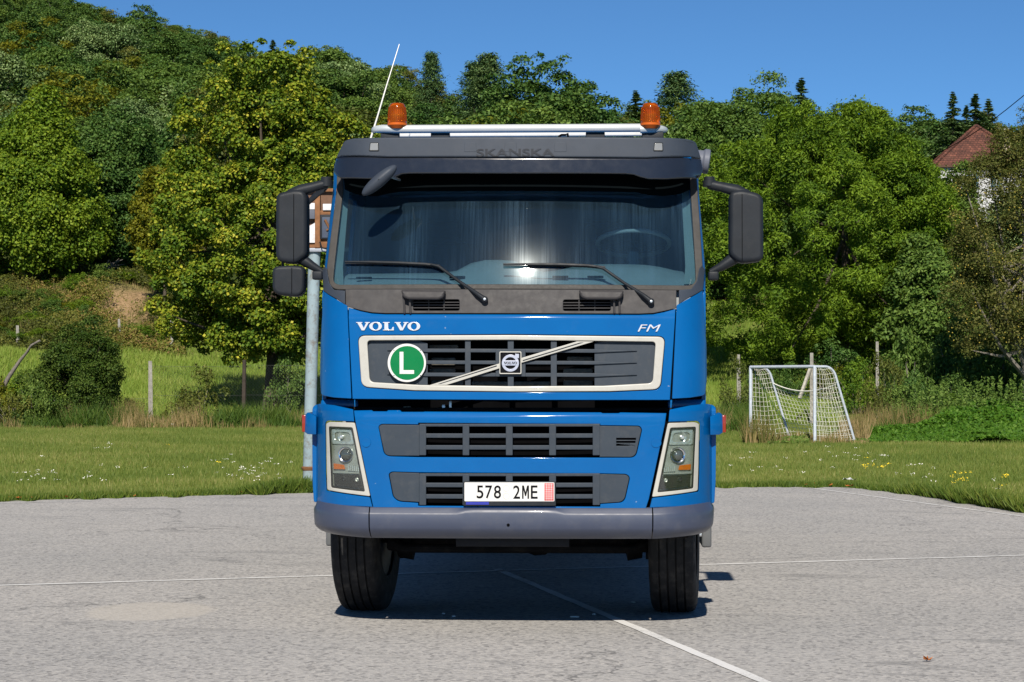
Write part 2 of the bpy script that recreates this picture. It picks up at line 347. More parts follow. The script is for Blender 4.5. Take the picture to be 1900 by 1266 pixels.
# ---- main grille
def rect(x0, y0, x1, y1, r=0): return fillet([(x0, y0), (x1, y0), (x1, y1), (x0, y1)], r) if r else [(x0, y0), (x1, y0), (x1, y1), (x0, y1)]
fo = fillet([(664.5, 623), (948, 621.8), (1234, 625), (1225, 722.5), (1130, 726.5), (948, 727), (770, 724.8), (671, 718)], [14, 0, 14, 14, 0, 0, 0, 14], 6)
fi = fillet([(681.5, 632), (948, 631), (1216.5, 634.5), (1211, 711), (1120, 716), (948, 716.8), (780, 714.5), (686.5, 709)], [7, 0, 7, 9, 0, 0, 0, 9], 5)
grille = panel('radiator_grille', fo, [fi], SC, CREAM, TR, t=0.03, bev=0.006, lift=0.010, cutx=0.08, cuty=0)
inL = fillet([(676, 628), (760, 628), (793, 637), (793, 645), (793, 719), (676, 716)], 2)
panel('side_plate', inL, [], SC, GREY, grille, t=0.012, bev=0.003, lift=-0.022, cuty=0)
inR = fillet([(1103, 645), (1103, 637), (1136, 630), (1222, 630), (1222, 718), (1103, 722)], 2)
panel('side_plate', inR, [], SC, GREY, grille, t=0.012, bev=0.003, lift=-0.022, cuty=0)
for (y0, y1) in ((647, 653.8), (669, 675.8), (691.6, 698.6)):
    panel('slat', [(718, (y0 + y1) / 2), (790, y0), (1105, y0 + 1), (1182, (y0 + y1) / 2 + 1), (1105, y1 + 1), (790, y1)], [], SC, GREY, grille, t=0.03, bev=0.003, lift=-0.010, cuty=0, cutx=0.1)
for (x0, x1) in ((862.7, 873), (942, 953), (1022, 1033)):
    panel('post', rect(x0, 629, x1, 720), [], SC, GREY, grille, t=0.025, bev=0.002, lift=-0.0085, cuty=0, cutx=0)
panel('emblem_surround', rect(919.5, 648, 975, 699, 2), [], SC, GREY, grille, t=0.03, bev=0.003, lift=-0.006, cuty=0, cutx=0)
for dg_ in ([(795, 715.5), (829, 714.5), (929, 683), (929, 674)], [(966, 674), (966, 665), (1071, 633.8), (1102, 634)]):
    d = panel('diagonal_bar', dg_, [], SC, CREAM, grille, t=0.02, bev=0.002, lift=0.010, cuty=0, cutx=0.1)
    if dg_[0][0] < 900: st = [(813, 712.6), (818, 712.4), (922, 680.2), (922, 678)]
    else: st = [(970, 670.4), (970, 668.4), (1076, 635.9), (1083, 635.7)]
    panel('stripe', st, [], SC, DARKP, d, t=0.003, bev=0, lift=0.0115, cuty=0, cutx=0.1)
em = panel('emblem', rect(926.7, 652.5, 967.8, 694.3, 2.5), [rect(928.6, 654.4, 965.9, 692.4, 1.5)], SC, CREAM, grille, t=0.02, bev=0.002, lift=0.018, cuty=0, cutx=0)
panel('emblem_field', rect(928, 654, 966.6, 693, 1), [], SC, INK, em, t=0.006, bev=0, lift=0.010, cuty=0, cutx=0)
def circ(cx, cy, r, n=40, ry=None): return [(cx + r * math.cos(2 * math.pi * k / n), cy + (ry or r) * math.sin(2 * math.pi * k / n)) for k in range(n)]
SILV = MAT('satin_silver', (0.40, 0.42, 0.50), 0.3, 0.25, var=0.05); BADGE = MAT('badge_silver', (0.60, 0.61, 0.64), 0.25, 0.3, var=0.05)
panel('emblem_ring', circ(947.2, 674, 15.9), [circ(947.2, 674, 10.9)], SC, SILV, em, t=0.008, bev=0.0015, lift=0.017, cuty=0, cutx=0)
panel('emblem_arrow', [(952.8, 662.5), (957, 658.2), (955, 657), (963.2, 657), (963.2, 665.8), (961.5, 664), (957, 667.5)], [], SC, SILV, em, t=0.007, bev=0.001, lift=0.0175, cuty=0, cutx=0)
panel('emblem_band', rect(933, 669, 961.4, 678.5), [], SC, SILV, em, t=0.008, bev=0.001, lift=0.0185, cuty=0, cutx=0)
# lettering built from slab-serif outlines
LV = [[(0, 1), (.68, 1), (.68, .9), (.55, .9), (.84, .30), (1.08, .9), (.95, .9), (.95, 1), (1.5, 1), (1.5, .9), (1.37, .9), (.90, 0), (.60, 0), (.13, .9), (0, .9)]]
def ell(cx, cy, rx, ry, n=28): return [(cx + rx * math.cos(2 * math.pi * k / n), cy + ry * math.sin(2 * math.pi * k / n)) for k in range(n)]
LO = [ell(.7, .5, .70, .53), ell(.7, .5, .32, .41)]
LL = [[(0, 1), (.74, 1), (.74, .9), (.58, .9), (.58, .12), (.92, .12), (1.08, .42), (1.2, .42), (1.2, 0), (0, 0), (0, .1), (.16, .1), (.16, .9), (0, .9)]]
def word(x0, x1, y0, y1):
    lps = []; adv = 0
    for L, w in ((LV, 1.42), (LO, 1.5), (LL, 1.28), (LV, 1.40), (LO, 1.4)):
        lps += [[(adv + a, b) for a, b in lp] for lp in L]; adv += w
    return [[(x0 + (x1 - x0) * a / adv, y1 - (y1 - y0) * b) for a, b in lp] for lp in lps]
w = word(661, 780, 598, 613.5)
panel('badge_lettering', w[0], w[1:], SC, BADGE, TR, t=0.009, bev=0.0016, lift=0.008, cuty=0, cutx=0.1)
w = word(935, 959.5, 671.6, 676.2)
panel('emblem_lettering', w[0], w[1:], SC, INK, em, t=0.002, bev=0, lift=0.0195, cuty=0, cutx=0)
def lettering(name, txt, x0, x1, y0, y1, S, mat, parent, t=0.003, lift=0.003, sp=1.0, shear=0.0, off=0.0):
    me = text_mesh(txt, 1.0, 0.1, 1.0, shear, sp, off); a = on(x0, y1, S); b = on(x1, y0, S)
    co = np.empty(len(me.vertices) * 3); me.vertices.foreach_get('co', co); co = co.reshape(-1, 3); lo = co.min(0); hi = co.max(0)
    co[:, 0] = a.x + (co[:, 0] - lo[0]) / (hi[0] - lo[0]) * (b.x - a.x); co[:, 1] = a.z + (co[:, 1] - lo[1]) / (hi[1] - lo[1]) * (b.z - a.z); co[:, 2] = (co[:, 2] - lo[2]) / (hi[2] - lo[2]) * t
    me.vertices.foreach_set('co', co.ravel()); me.name = name
    warp(me, lambda u, v, w: Vector((u, S(u, v) - lift + w, v)), 0.1, 0, 30); return link(name, me, mat, parent)
lettering('badge_lettering', 'FM', 1183, 1226, 602.5, 615.5, SC, BADGE, TR, t=0.008, lift=0.008, shear=0.3, sp=1.05)
# round sign on the grille
sg = panel('round_sign', circ(755.4, 673.7, 35.6, 56), [], lambda x, z: SC(-0.65, 1.7) - 0.004, WHITE, TR, t=0.008, bev=0.002, lift=0.02, cuty=0, cutx=0)
tag(sg, 'round green sign with white L and white rim')
def SS(x, z): return SC(-0.65, 1.7) - 0.024
panel('sign_field', circ(755.4, 673.7, 31.4, 56), [], SS, GREEN, sg, t=0.003, bev=0, lift=0.0018, cuty=0, cutx=0)
panel('sign_letter', [(741.5, 653), (748.6, 653), (748.6, 687), (768.4, 687), (768.4, 694), (741.5, 694)], [], SS, WHITE, sg, t=0.002, bev=0, lift=0.0032, cuty=0, cutx=0)
for (bx, by) in ((731, 697), (735, 703.5), (776, 703.5), (780, 697), (731, 650), (780, 650)):
    panel('rivet', circ(bx, by, 0.9, 8), [], SS, INK, sg, t=0.002, bev=0, lift=0.0022, cuty=0, cutx=0)
# engine bay behind grille and gap
MB().box((0, 0.30, 1.45), (2.1, 0.16, 1.10)).build('radiator_shroud', BLK, TR)
for (x0, x1, y0, y1) in ((796, 850, 640, 652), (800, 845, 664, 678), (796, 845, 684, 692), (875, 1020, 708, 716), (1052, 1100, 662, 674), (1045, 1100, 684, 694), (1045, 1100, 706, 716), (800, 860, 706, 716)):
    p = at((x0 + x1) / 2, (y0 + y1) / 2, 0.205); q = at(x0, y0, 0.205); r = at(x1, y1, 0.205)
    rbox('insulation_pad', (p.x, 0.215, p.z), (r.x - q.x, 0.03, q.z - r.z), DUST, TR, bevel=0.008)
for (x0, x1, y0, y1, mt) in ((748, 762, 754, 758, 'd'), (820, 826, 751, 764, 'a'), (833, 838, 744, 764, 'a'), (1135, 1150, 757, 760.5, 'd')):
    p = at((x0 + x1) / 2, (y0 + y1) / 2, 0.17); q = at(x0, y0, 0.17); r = at(x1, y1, 0.17)
    rbox('latch_hook', (p.x, 0.19, p.z), (r.x - q.x, 0.04, q.z - r.z), ALU if mt == 'a' else DUST, TR, bevel=0.003)
MB().tube([at(640, 758, 0.19), at(800, 760, 0.15), at(948, 760, 0.14), at(1250, 760, 0.19)], 0.012, 8).build('hinge_tube', UNDR, TR)
for s in (-1, 1): rbox('cab_sill', (s * 1.09, 0.42, 1.415), (0.24, 0.42, 0.075), BLUE, TR, bevel=0.02)

# ---- bumper: blue centre with two grilles, fender corners with headlights, grey lower bumper
bp = [(656.6, 762), (690, 761.5), (692, 763.5), (718, 763.5), (720, 761.5), (742, 761.5), (745, 764.5), (785, 764.5), (788, 764), (1115, 765.5), (1118, 767), (1148, 767), (1151, 765.5), (1236.5, 767), (1233.5, 788), (1204, 926), (1197.5, 946), (948, 943.5), (692.5, 942), (688, 921.5), (659.5, 783)]
cov = [fillet([(702.5, 792), (707, 788), (778, 789), (778, 846), (720, 846), (713, 841)], [3, 4, 0, 0, 8, 5]), fillet([(1112.5, 790.5), (1186, 791.5), (1190.5, 797), (1180, 843), (1173, 848.5), (1112.5, 848)], [0, 4, 4, 6, 6, 0]),
       fillet([(722, 880), (727, 876.5), (778, 878), (778, 932), (740, 930), (730, 922)], [3, 4, 0, 0, 8, 5]), fillet([(1112.5, 880), (1162, 881), (1168, 886), (1159, 926), (1152, 932), (1112.5, 934.5)], [0, 5, 5, 7, 6, 0])]
hA = fillet([(702, 791.5), (707, 787), (776, 788), (776, 785), (1113.5, 787), (1113.5, 789.5), (1187, 790.5), (1191.5, 797), (1181, 844), (1174, 849.5), (1113, 849.5), (776, 848.5), (719.5, 847), (712, 841)], [3, 4, 0, 0, 0, 0, 4, 4, 6, 6, 0, 0, 8, 5])
hB = fillet([(721, 880), (726, 875.5), (776, 877), (1114, 879), (1163, 880), (1169, 886), (1160, 927), (1153, 933), (1114, 935.5), (1113.5, 940.5), (776, 938.8), (776, 933.5), (739, 931), (729, 922)], [3, 4, 0, 0, 5, 5, 7, 6, 0, 0, 0, 0, 8, 5])
panel('bumper_panel', bp, [hA, hB], SB, BLUE, TR, t=0.03, bev=0.004, cutx=0.07, cuty=0.016)
for i, c in enumerate(cov):
    hol = [rect(1143.5, y, 1180 - k * 1.0, y + 3.6, 0) for k, y in enumerate((813, 818.6, 824))] if i == 1 else []
    cvr = panel('grille_cover', c, hol, SBF, GREY, TR, t=0.02, bev=0.003, lift=-0.006, cutx=0.06, cuty=0)
for (y0, y1, hb, bot) in ((786.5, 846, ((804.5, 812), (826.3, 833.8)), 1), (878.5, 938.5, ((896, 903.6), (917.3, 924.8)), 1)):
    lg = empty('bumper_grille', (0, 0, 0)); lg.parent = TR
    panel('rail', rect(778.5, y0, 1113, y0 + 5.2), [], SBF, GREY, lg, t=0.03, bev=0.003, lift=0.003, cuty=0, cutx=0.1)
    for (a, b) in hb: panel('slat', rect(779, a, 1112.5, b + 0.8), [], SBF, GREY, lg, t=0.035, bev=0.004, lift=0.001, cuty=0, cutx=0.1)
    for (a, b) in ((778, 790.6), (858.5, 870.7), (938.7, 951.2), (1019, 1031.6), (1099.8, 1113)): panel('post', rect(a, y0 + 0.5, b, y1 - 1, 1.5), [], SBF, GREY, lg, t=0.035, bev=0.003, lift=0.005, cuty=0, cutx=0)
MB().box((0, 0.12, 1.02), (1.9, 0.12, 0.62)).build('bumper_backing', BLK, TR)
pl = empty('number_plate', (0, 0, 0)); pl.parent = TR
yb = SB0(0) - 0.02
def SP(x, z): return yb
panel('plate_holder', rect(859.5, 893.5, 1031.5, 939, 2), [], SP, DARKP, pl, t=0.02, bev=0.003, lift=0.0, cutx=0, cuty=0)
panel('plate', rect(861.8, 895.3, 1028.8, 930.5, 2), [], SP, WHITE, pl, t=0.004, bev=0.001, lift=0.003, cutx=0, cuty=0)
panel('red_strip', rect(1010.3, 897, 1027.2, 929, 0.5), [], SP, RED, pl, t=0.002, bev=0, lift=0.0042, cutx=0, cuty=0)
for k in range(7): panel('strip_line', rect(1011, 899.4 + k * 4.2, 1026.5, 900.4 + k * 4.2), [], SP, WHITE, pl, t=0.0012, bev=0, lift=0.0048, cutx=0, cuty=0)
for k in range(3): panel('strip_line', rect(1013.6 + k * 4.6, 897.6, 1014.5 + k * 4.6, 928.4), [], SP, WHITE, pl, t=0.0012, bev=0, lift=0.0051, cutx=0, cuty=0)
panel('plate_character', [(968.7 + 12.9 * a, 925.6 - 24.6 * b) for a, b in ((0, 0), (0, 1), (.27, 1), (.5, .5), (.73, 1), (1, 1), (1, 0), (.78, 0), (.78, .64), (.57, .2), (.43, .2), (.22, .64), (.22, 0))], [], SP, INK, pl, t=0.0016, bev=0, lift=0.0046, cutx=0, cuty=0)
for ch, x0, x1 in (('5', 884.5, 897), ('7', 900.5, 913.5), ('8', 916.5, 929.6), ('2', 952.3, 965), ('E', 985, 997.6)):
    lettering('plate_character', ch, x0, x1, 901, 925 if x0 < 940 else 925.6, SP, INK, pl, t=0.0016, lift=0.0046, off=0.003 if ch == 'M' else 0.010)
lettering('holder_lettering', 'AUTOHAUS', 864.5, 907, 931.6, 936.2, SP, PBLUE, pl, t=0.001, lift=0.0008) if False else panel('blue_print_strip', rect(864.5, 931.3, 907, 936.6), [], SP, PBLUE, pl, t=0.0012, bev=0, lift=0.0008, cutx=0, cuty=0)
for (cx, cy) in ((939.5, 906.5), (939.5, 921)): panel('seal', circ(cx, cy, 6, 20), [circ(cx, cy, 5.3, 20)], SP, CREAM, pl, t=0.0008, bev=0, lift=0.0036, cutx=0, cuty=0)

fdL = fillet([(579.5, 757), (584, 752), (594, 749), (620, 752), (655.2, 760), (657.2, 782.5), (608, 780.5), (603.5, 784), (604.5, 880), (605.8, 911), (686.6, 923), (691, 941), (650, 939), (605, 935.5), (582, 931.5), (579.8, 890), (579, 806)], [5, 4, 4, 0, 2, 1, 4, 4, 0, 2, 2, 1, 0, 0, 3, 0, 0], 3)
hfo = fillet([(605, 786), (612, 783), (658.3, 784.5), (687, 921.3), (607, 909.5), (605.8, 860)], [3, 3, 3, 3, 4, 0], 3)
hfi = fillet([(610, 791.5), (654, 793.5), (677, 912.8), (614.5, 905), (612.5, 850)], [3, 3, 3, 3, 0], 3)
def SBH(x, z): return SB0(x) + 0.004
for mir in (False, True):
    fen = panel('bumper_corner', fdL, [], lambda x, z: SB0(x) + max(0, z - 1.37) ** 2 * 14, BLUE, TR, t=0.03, bev=0.004, mir=mir, cutx=0.025, cuty=0.03)
    cv = panel('tow_cap', circ(679.2, 821, 9.3, 28), [], SBF, BLUE, TR, t=0.006, bev=0.0022, lift=0.0035, mir=mir, cutx=0, cuty=0)
    hl = panel('headlight', hfo, [hfi], SBH, CREAM, TR, t=0.03, bev=0.004, lift=0.0, mir=mir, cutx=0.03, cuty=0)
    panel('lens', hfi, [], SBH, LENS, hl, t=0.002, bev=0, lift=-0.004, mir=mir, cutx=0.03, cuty=0)
    panel('lamp_bowl', fillet([(608, 789), (656, 791), (679, 914), (613, 907), (610, 850)], 3), [], SBH, LAMPB, hl, t=0.01, bev=0.001, lift=-0.026, mir=mir, cutx=0.03, cuty=0)
    panel('lens_rim', hfi, [fillet([(613, 794.5), (651.6, 796.3), (673.4, 909), (617.5, 902), (615.2, 850)], [3, 3, 3, 3, 0], 3)], SBH, LAMPD, hl, t=0.006, bev=0.0015, lift=-0.006, mir=mir, cutx=0.03, cuty=0)
    panel('main_reflector', fillet([(614, 796.5), (651, 798), (656.5, 825.5), (614.6, 824.5)], 3), [fillet([(620, 802), (647.5, 803), (650.5, 820), (621, 819)], 6)], SBH, REFL, hl, t=0.012, bev=0.004, lift=-0.016, mir=mir, cutx=0.03, cuty=0)
    sgn = -1 if mir else 1
    def lathe_at(name, px_, py_, prof, mat, lift, par=hl, n=28):
        p = on(px_, py_, SBH); nx = (SBH(p.x + 0.01, 0) - SBH(p.x - 0.01, 0)) / 0.02
        M_ = Matrix.Translation((p.x * sgn, p.y - lift, p.z)) @ Matrix.Rotation(math.atan(nx * 0.5) * sgn, 4, 'Z') @ Matrix.Rotation(-math.pi / 2, 4, 'Z')
        return MB().lathe(prof, M_, n).build(name, mat, par)
    lathe_at('main_bulb', 634, 811, [(-0.02, 0.045), (-0.006, 0.032), (-0.012, 0.018), (0.01, 0.012), (0.014, 0.004)], REFL, -0.018)
    lathe_at('projector_ring', 641.3, 844, [(-0.02, 0.049), (0.006, 0.049), (0.010, 0.045), (0.006, 0.038), (-0.01, 0.035)], CHR, -0.016)
    lathe_at('projector_lens', 641.3, 844, [(-0.02, 0.036), (-0.004, 0.036), (0.006, 0.031), (0.013, 0.021), (0.016, 0.010), (0.017, 0.002)], MAT('projector_glass', (0.05, 0.06, 0.055), 0.05, 0.0, coat=1.0), -0.014)
    ind = panel('indicator', fillet([(618, 860), (638, 863), (640, 871.5), (618.5, 871)], 1.5), [], SBH, ORG, hl, t=0.012, bev=0.003, lift=-0.012, mir=mir, cutx=0.03, cuty=0)
    for k in range(6):
        x = 645 + k * 3.6; panel('ribbed_reflector', [(x, 862.5 + k * 0.9), (x + 2.4, 863 + k * 0.9), (x + 3.0, 874 + k * 0.35), (x + 0.3, 873.5 + k * 0.35)], [], SBH, REFL, hl, t=0.010, bev=0.002, lift=-0.014, mir=mir, cutx=0, cuty=0)
    panel('fog_lamp', fillet([(618.5, 879.5), (667, 881.5), (672.3, 907.5), (619.5, 901)], 2), [], SBH, LAMPD, hl, t=0.010, bev=0.003, lift=-0.014, mir=mir, cutx=0.03, cuty=0)
    panel('lamp_divider', [(616.5, 875), (665.8, 876.8), (666.4, 879.5), (617, 878)], [], SBH, LAMPB, hl, t=0.012, bev=0.002, lift=-0.010, mir=mir, cutx=0.03, cuty=0)
    lathe_at('fog_lens', 662, 890.5, [(-0.01, 0.012), (0.004, 0.012), (0.006, 0.008), (0.004, 0.003)], LAMPB, -0.012, n=16)
    lathe_at('fog_lens', 638, 889, [(-0.01, 0.016), (0.003, 0.016), (0.005, 0.010), (0.003, 0.003)], LAMPD, -0.012, n=16)
    # side marker on a blue bracket
    p = at(579, 785, 0.30); q = at(567, 766, 0.30); r = at(591, 806, 0.30); x0 = q.x * sgn; x1 = r.x * sgn
    mk = MB(); za, zb = q.z, r.z
    mk.grid([[(x0, 0.28, za - 0.012), (x0, 0.26, zb + 0.015), (x0, 0.40, zb + 0.015), (x0, 0.40, za - 0.012)], [(x0 + sgn * 0.02, 0.24, za + 0.004), (x0 + sgn * 0.02, 0.235, zb + 0.002), (x0 + sgn * 0.02, 0.42, zb + 0.002), (x0 + sgn * 0.02, 0.42, za + 0.004)], [(x1, 0.19, za - 0.02), (x1, 0.19, zb), (x1, 0.42, zb), (x1, 0.42, za - 0.02)]], close=True)
    mk.f += [(0, 1, 2, 3), (8, 9, 10, 11)]
    mb_ = mk.build('marker_bracket', BLUE, TR, bevel=0.006)
    rbox('side_marker', (x0 - sgn * 0.006, 0.33, (za + zb) / 2), (0.03, 0.10, (za - zb) * 0.8), REDL, mb_, bevel=0.006)
# grey lower bumper swept along the front
def path(n=61, xm=1.235):
    P = []
    for k in range(n):
        t = -1 + 2 * k / (n - 1); x = xm * math.sin(t * math.pi / 2) ** 1 if False else xm * (t * 1.35 - 0.35 * t ** 3); y = SB0(x); P.append((x, y))
    P = [(-1.252, 0.62), (-1.252, 0.50)] + P + [(1.252, 0.50), (1.252, 0.62)]
    return P
zt = on(948, 943, SBF).z; zbm = on(948, 995, SBF).z
def sweep(name, prof, mat, parent, pth):
    rows = []; m = len(pth)
    for i, (x, y) in enumerate(pth):
        a = pth[max(i - 1, 0)]; b = pth[min(i + 1, m - 1)]; tx, ty = b[0] - a[0], b[1] - a[1]; l = math.hypot(tx, ty); nx, ny = ty / l, -tx / l
        k = min(1.0, max(0.0, (abs(x) - 0.9) / 0.3))
        rows.append([Vector((x + nx * o, y + ny * o, z + lift * k)) for (o, z, lift) in prof(x)])
    return MB().grid(rows).build(name, mat, parent, sm=40)
def bprof(x):
    c = 0.5 - 0.5 * math.tanh((abs(x) - 0.285) / 0.012); up = 0.018 * c
    z0 = zt + 0.004
    return [(-0.03, z0, 0.022), (-0.004, z0, 0.022), (0.004, z0 - 0.006, 0.022), (0.010, z0 - 0.026 + up, 0.018), (0.018, z0 - 0.034 + up, 0.016), (0.022, z0 - 0.046 + up * 0.6, 0.01), (0.020, z0 - 0.09, 0), (0.017, z0 - 0.125, 0), (0.008, z0 - 0.142, 0), (-0.010, z0 - 0.160, 0.002), (-0.028, z0 - 0.176, 0.006), (-0.045, z0 - 0.188, 0.012), (-0.06, z0 - 0.196, 0.014), (-0.12, z0 - 0.197, 0.014)]
pth = path()
sweep('bumper_skin', bprof, BUMP, TR, [p for p in pth if -0.868 < p[0] < 0.868])
sweep('bumper_end', bprof, BUMP, TR, [(-0.872, SB0(-0.872))][::-1] and [p for p in pth if p[0] < -0.872] + [(-0.873, SB0(0.873))])
sweep('bumper_end', bprof, BUMP, TR, [(0.873, SB0(0.873))] + [p for p in pth if p[0] > 0.872])
pb = on(943.3, 974, SBF); MB().lathe([(-0.01, 0.0095), (0.0, 0.0095), (0.0005, 0.007)], Matrix.Translation((pb.x, pb.y - 0.0215, pb.z)) @ Matrix.Rotation(-math.pi / 2, 4, 'Z'), 16).build('tow_eye_hole', BLK, TR)
sk = MB(); a0 = at(846, 998, 0.16); a1 = at(1056, 1012, 0.16)
sk.box(((a0.x + a1.x) / 2, 0.17, (a0.z + a1.z) / 2), (a1.x - a0.x, 0.02, a0.z - a1.z + 0.02)); sk.build('bumper_skirt', MAT('skirt_shaded_grey', (0.014, 0.015, 0.019), 0.6, dirt=(0.03, 0.03, 0.03), dirt_amt=0.3), TR, bevel=0.004)  # grey darkened: the shade under the bumper is put into its colour
MB().box((0, 0.22, 0.615), (2.2, 0.10, 0.05)).build('bumper_beam', UNDR, TR, bevel=0.01)

# ---- windscreen, pillars, roof fascia, sun visor
gi = fillet([(636, 318), (636.5, 356), (620.5, 495), (618, 522), (625, 528.6), (1283, 530), (1291, 522), (1290, 495), (1281.5, 356), (1280, 320)], [0, 0, 0, 8, 8, 8, 8, 0, 0, 0], 4)
go = fillet([(625, 314), (624.5, 356), (606.5, 495), (609, 524), (620, 538), (1288, 539.5), (1301, 526), (1304, 495), (1294.5, 356), (1291, 316)], [0, 0, 0, 8, 10, 10, 8, 0, 0, 0], 4)
panel('windscreen_gasket', go, [gi], SW, GASK, TR, t=0.03, bev=0.006, lift=0.004, cutx=0.1, cuty=0.1, bres=3)
panel('windscreen', gi, [], SW, WSG, TR, t=0.004, bev=0, lift=-0.006, cutx=0.05, cuty=0.05)
for mir in (False, True):
    sg_ = -1 if mir else 1; rows = []
    for (fx, ox, y) in ((625.5, 619, 314), (624.8, 618.5, 340), (623.5, 617, 360), (607.5, 602.5, 490), (606.5, 600.5, 512), (608, 599.5, 540)):
        f = on(fx, y, SW); o = at(ox, y, f.y + 0.10); m = at(ox + 1.2, y, f.y + 0.035)
        rows.append([Vector((f.x * sg_, f.y + 0.004, f.z)), Vector((m.x * sg_, m.y, m.z)), Vector((o.x * sg_, o.y, o.z)), Vector((o.x * sg_, o.y + 0.12, o.z))])
    MB().grid(rows).build('windscreen_pillar', BLUE, TR, sm=60)
    rows = []
    for (fx, wd, y) in ((636, 8, 325), (636.5, 9, 356), (621, 13, 495), (618.5, 17, 528)):
        f = on(fx - 4, y, SW); g = on(fx + wd, y, SW); rows.append([Vector((f.x * sg_, f.y + 0.05, f.z)), Vector((g.x * sg_, g.y + 0.06, g.z)), Vector((g.x * sg_ - 0.02 * sg_, g.y + 0.16, g.z))])
    MB().grid(rows).build('pillar_trim', INTL, TR, sm=60)
fas = fillet([(639, 261), (655, 257), (760, 254.6), (948, 254), (1150, 254.6), (1275, 258), (1291, 263), (1301, 294.5), (1200, 293.5), (948, 292.5), (720, 292), (624, 292)], [6, 4, 0, 0, 0, 4, 6, 2, 0, 0, 0, 2])
fa = panel('roof_fascia', fas, [], SF, FASC, TR, t=0.05, bev=0.010, cutx=0.05, cuty=0, bres=3)
vis = fillet([(624, 292.8), (720, 293), (948, 293.3), (1200, 294.5), (1301, 295.5), (1304, 318), (1299, 331), (1230, 333), (1203, 332.5), (1188, 329), (1176, 324.5), (1160, 322.8), (948, 322.3), (757, 322.3), (745, 323.5), (735, 328.5), (726, 331.8), (690, 332.3), (629, 331), (617.5, 318)], [2, 0, 0, 0, 2, 8, 8, 6, 0, 0, 0, 0, 0, 0, 0, 0, 0, 6, 8, 8])
panel('sun_visor', vis, [], SV, VISM, TR, t=0.03, bev=0.008, cutx=0.05, cuty=0, bres=3)
MB().box((0, 0.40, 2.955), (1.8, 0.34, 0.02)).build('visor_sky_blocker', BLK, TR)  # added unseen sheet: keeps sky behind the visor from mirroring in the windscreen
MB().box((0.0, 0.66, 2.865), (2.2, 0.10, 0.16)).build('header_lining', INTB, TR, bevel=0.02)
panel('shade_band', fillet([(636, 318), (1280, 320), (1280, 352), (1262, 360), (1232, 364), (1205, 362), (1180, 357), (1165, 356.5), (780, 355), (740, 356), (700, 364), (665, 362), (640, 352)], 0), [], SW, MAT('tinted_band', (0.0025, 0.004, 0.005), 0.9, spec=0.02), TR, t=0.002, bev=0, lift=-0.0028, cutx=0.05, cuty=0.05)
for (x0, x1) in ((684.5, 703.5), (1212, 1231)):
    ml = panel('marker_lamp', fillet([(x0 + 2, 264.5), (x1 - 1, 264.5), (x1, 281), (x0, 281)], 2.5), [], SF, DARKP, fa, t=0.01, bev=0.002, lift=0.004, cutx=0, cuty=0)
    panel('lamp_glass', fillet([(x0 + 3, 266), (x1 - 2.2, 266), (x1 - 1.6, 279.6), (x0 + 1.6, 279.6)], 2), [], SF, MAT('clear_lamp', (0.26, 0.26, 0.25), 0.25, 0.3, coat=0.5), fa, t=0.012, bev=0.003, lift=0.008, cutx=0, cuty=0)
for (x0, x1) in ((861, 884), (936, 959), (1028, 1051.5)):
    panel('blanking_plate', fillet([(x0 + 1, 264.5), (x1 - 1, 264.5), (x1, 282), (x0, 282)], 3), [], SF, FASC, fa, t=0.006, bev=0.0015, lift=0.0018, cutx=0, cuty=0)
lettering('fascia_lettering', 'SKANSKA', 884, 1028.5, 276, 291, SF, MAT('ghost_lettering', (0.022, 0.025, 0.032), 0.6, dirt=(0.038, 0.047, 0.064), dirt_amt=0.9, scale=10), fa, t=0.002, lift=0.0036, off=0.02)
# cab shell: sides with windows, roof, rear wall, floor
def SIDE(z): return 1.214 - max(0.0, z - 2.12) * 0.098
for s in (-1, 1):
    me = curve_mesh([fillet([(0.31, 1.40), (0.31, 2.10), (0.60, 2.96), (1.78, 3.02), (1.80, 1.40)], [0.02, 0.02, 0.1, 0.1, 0.02]), fillet([(0.52, 2.12), (0.70, 2.78), (1.36, 2.80), (1.36, 2.12)], 0.06)], 0.03, 0.006); me.name = 'door_side'
    warp(me, lambda u, v, w: Vector((s * (SIDE(v) - w), u, v)), 0.2, 0.12); ds = link('cab_side', me, BLUE, TR)
    me = curve_mesh([[(0.51, 2.11), (0.69, 2.79), (1.37, 2.81), (1.37, 2.11)]], 0.004, 0); me.name = 'side_window'
    warp(me, lambda u, v, w: Vector((s * (SIDE(v) - 0.012 - w), u, v)), 0, 0); link('side_window', me, SIDEG, ds)
    rbox('door_handle', (s * 1.225, 1.38, 1.86), (0.03, 0.18, 0.05), DARKP, ds, bevel=0.01)
rf = MB(); rows = []
for y in (0.30, 0.42, 0.7, 1.2, 1.7, 1.80):
    zc = 3.02 + (0.035 if 0.4 < y < 1.75 else 0.0); rows.append([Vector((x, y, zc + 0.02 * (1 - (x / 1.12) ** 2) - (0.05 if abs(x) > 1.08 else 0))) for x in (-1.125, -1.09, -0.9, -0.45, 0, 0.45, 0.9, 1.09, 1.125)])
rf.grid(rows).build('roof', BLUE, TR, sm=60)
MB().box((0, 1.78, 2.2), (2.38, 0.04, 1.62)).build('rear_wall', INTB, TR)
MB().box((0, 1.0, 1.42), (2.36, 1.55, 0.05)).build('cab_floor', UNDR, TR)
MB().box((0, 1.15, 2.95), (2.2, 1.2, 0.03)).build('headlining', INTB, TR)
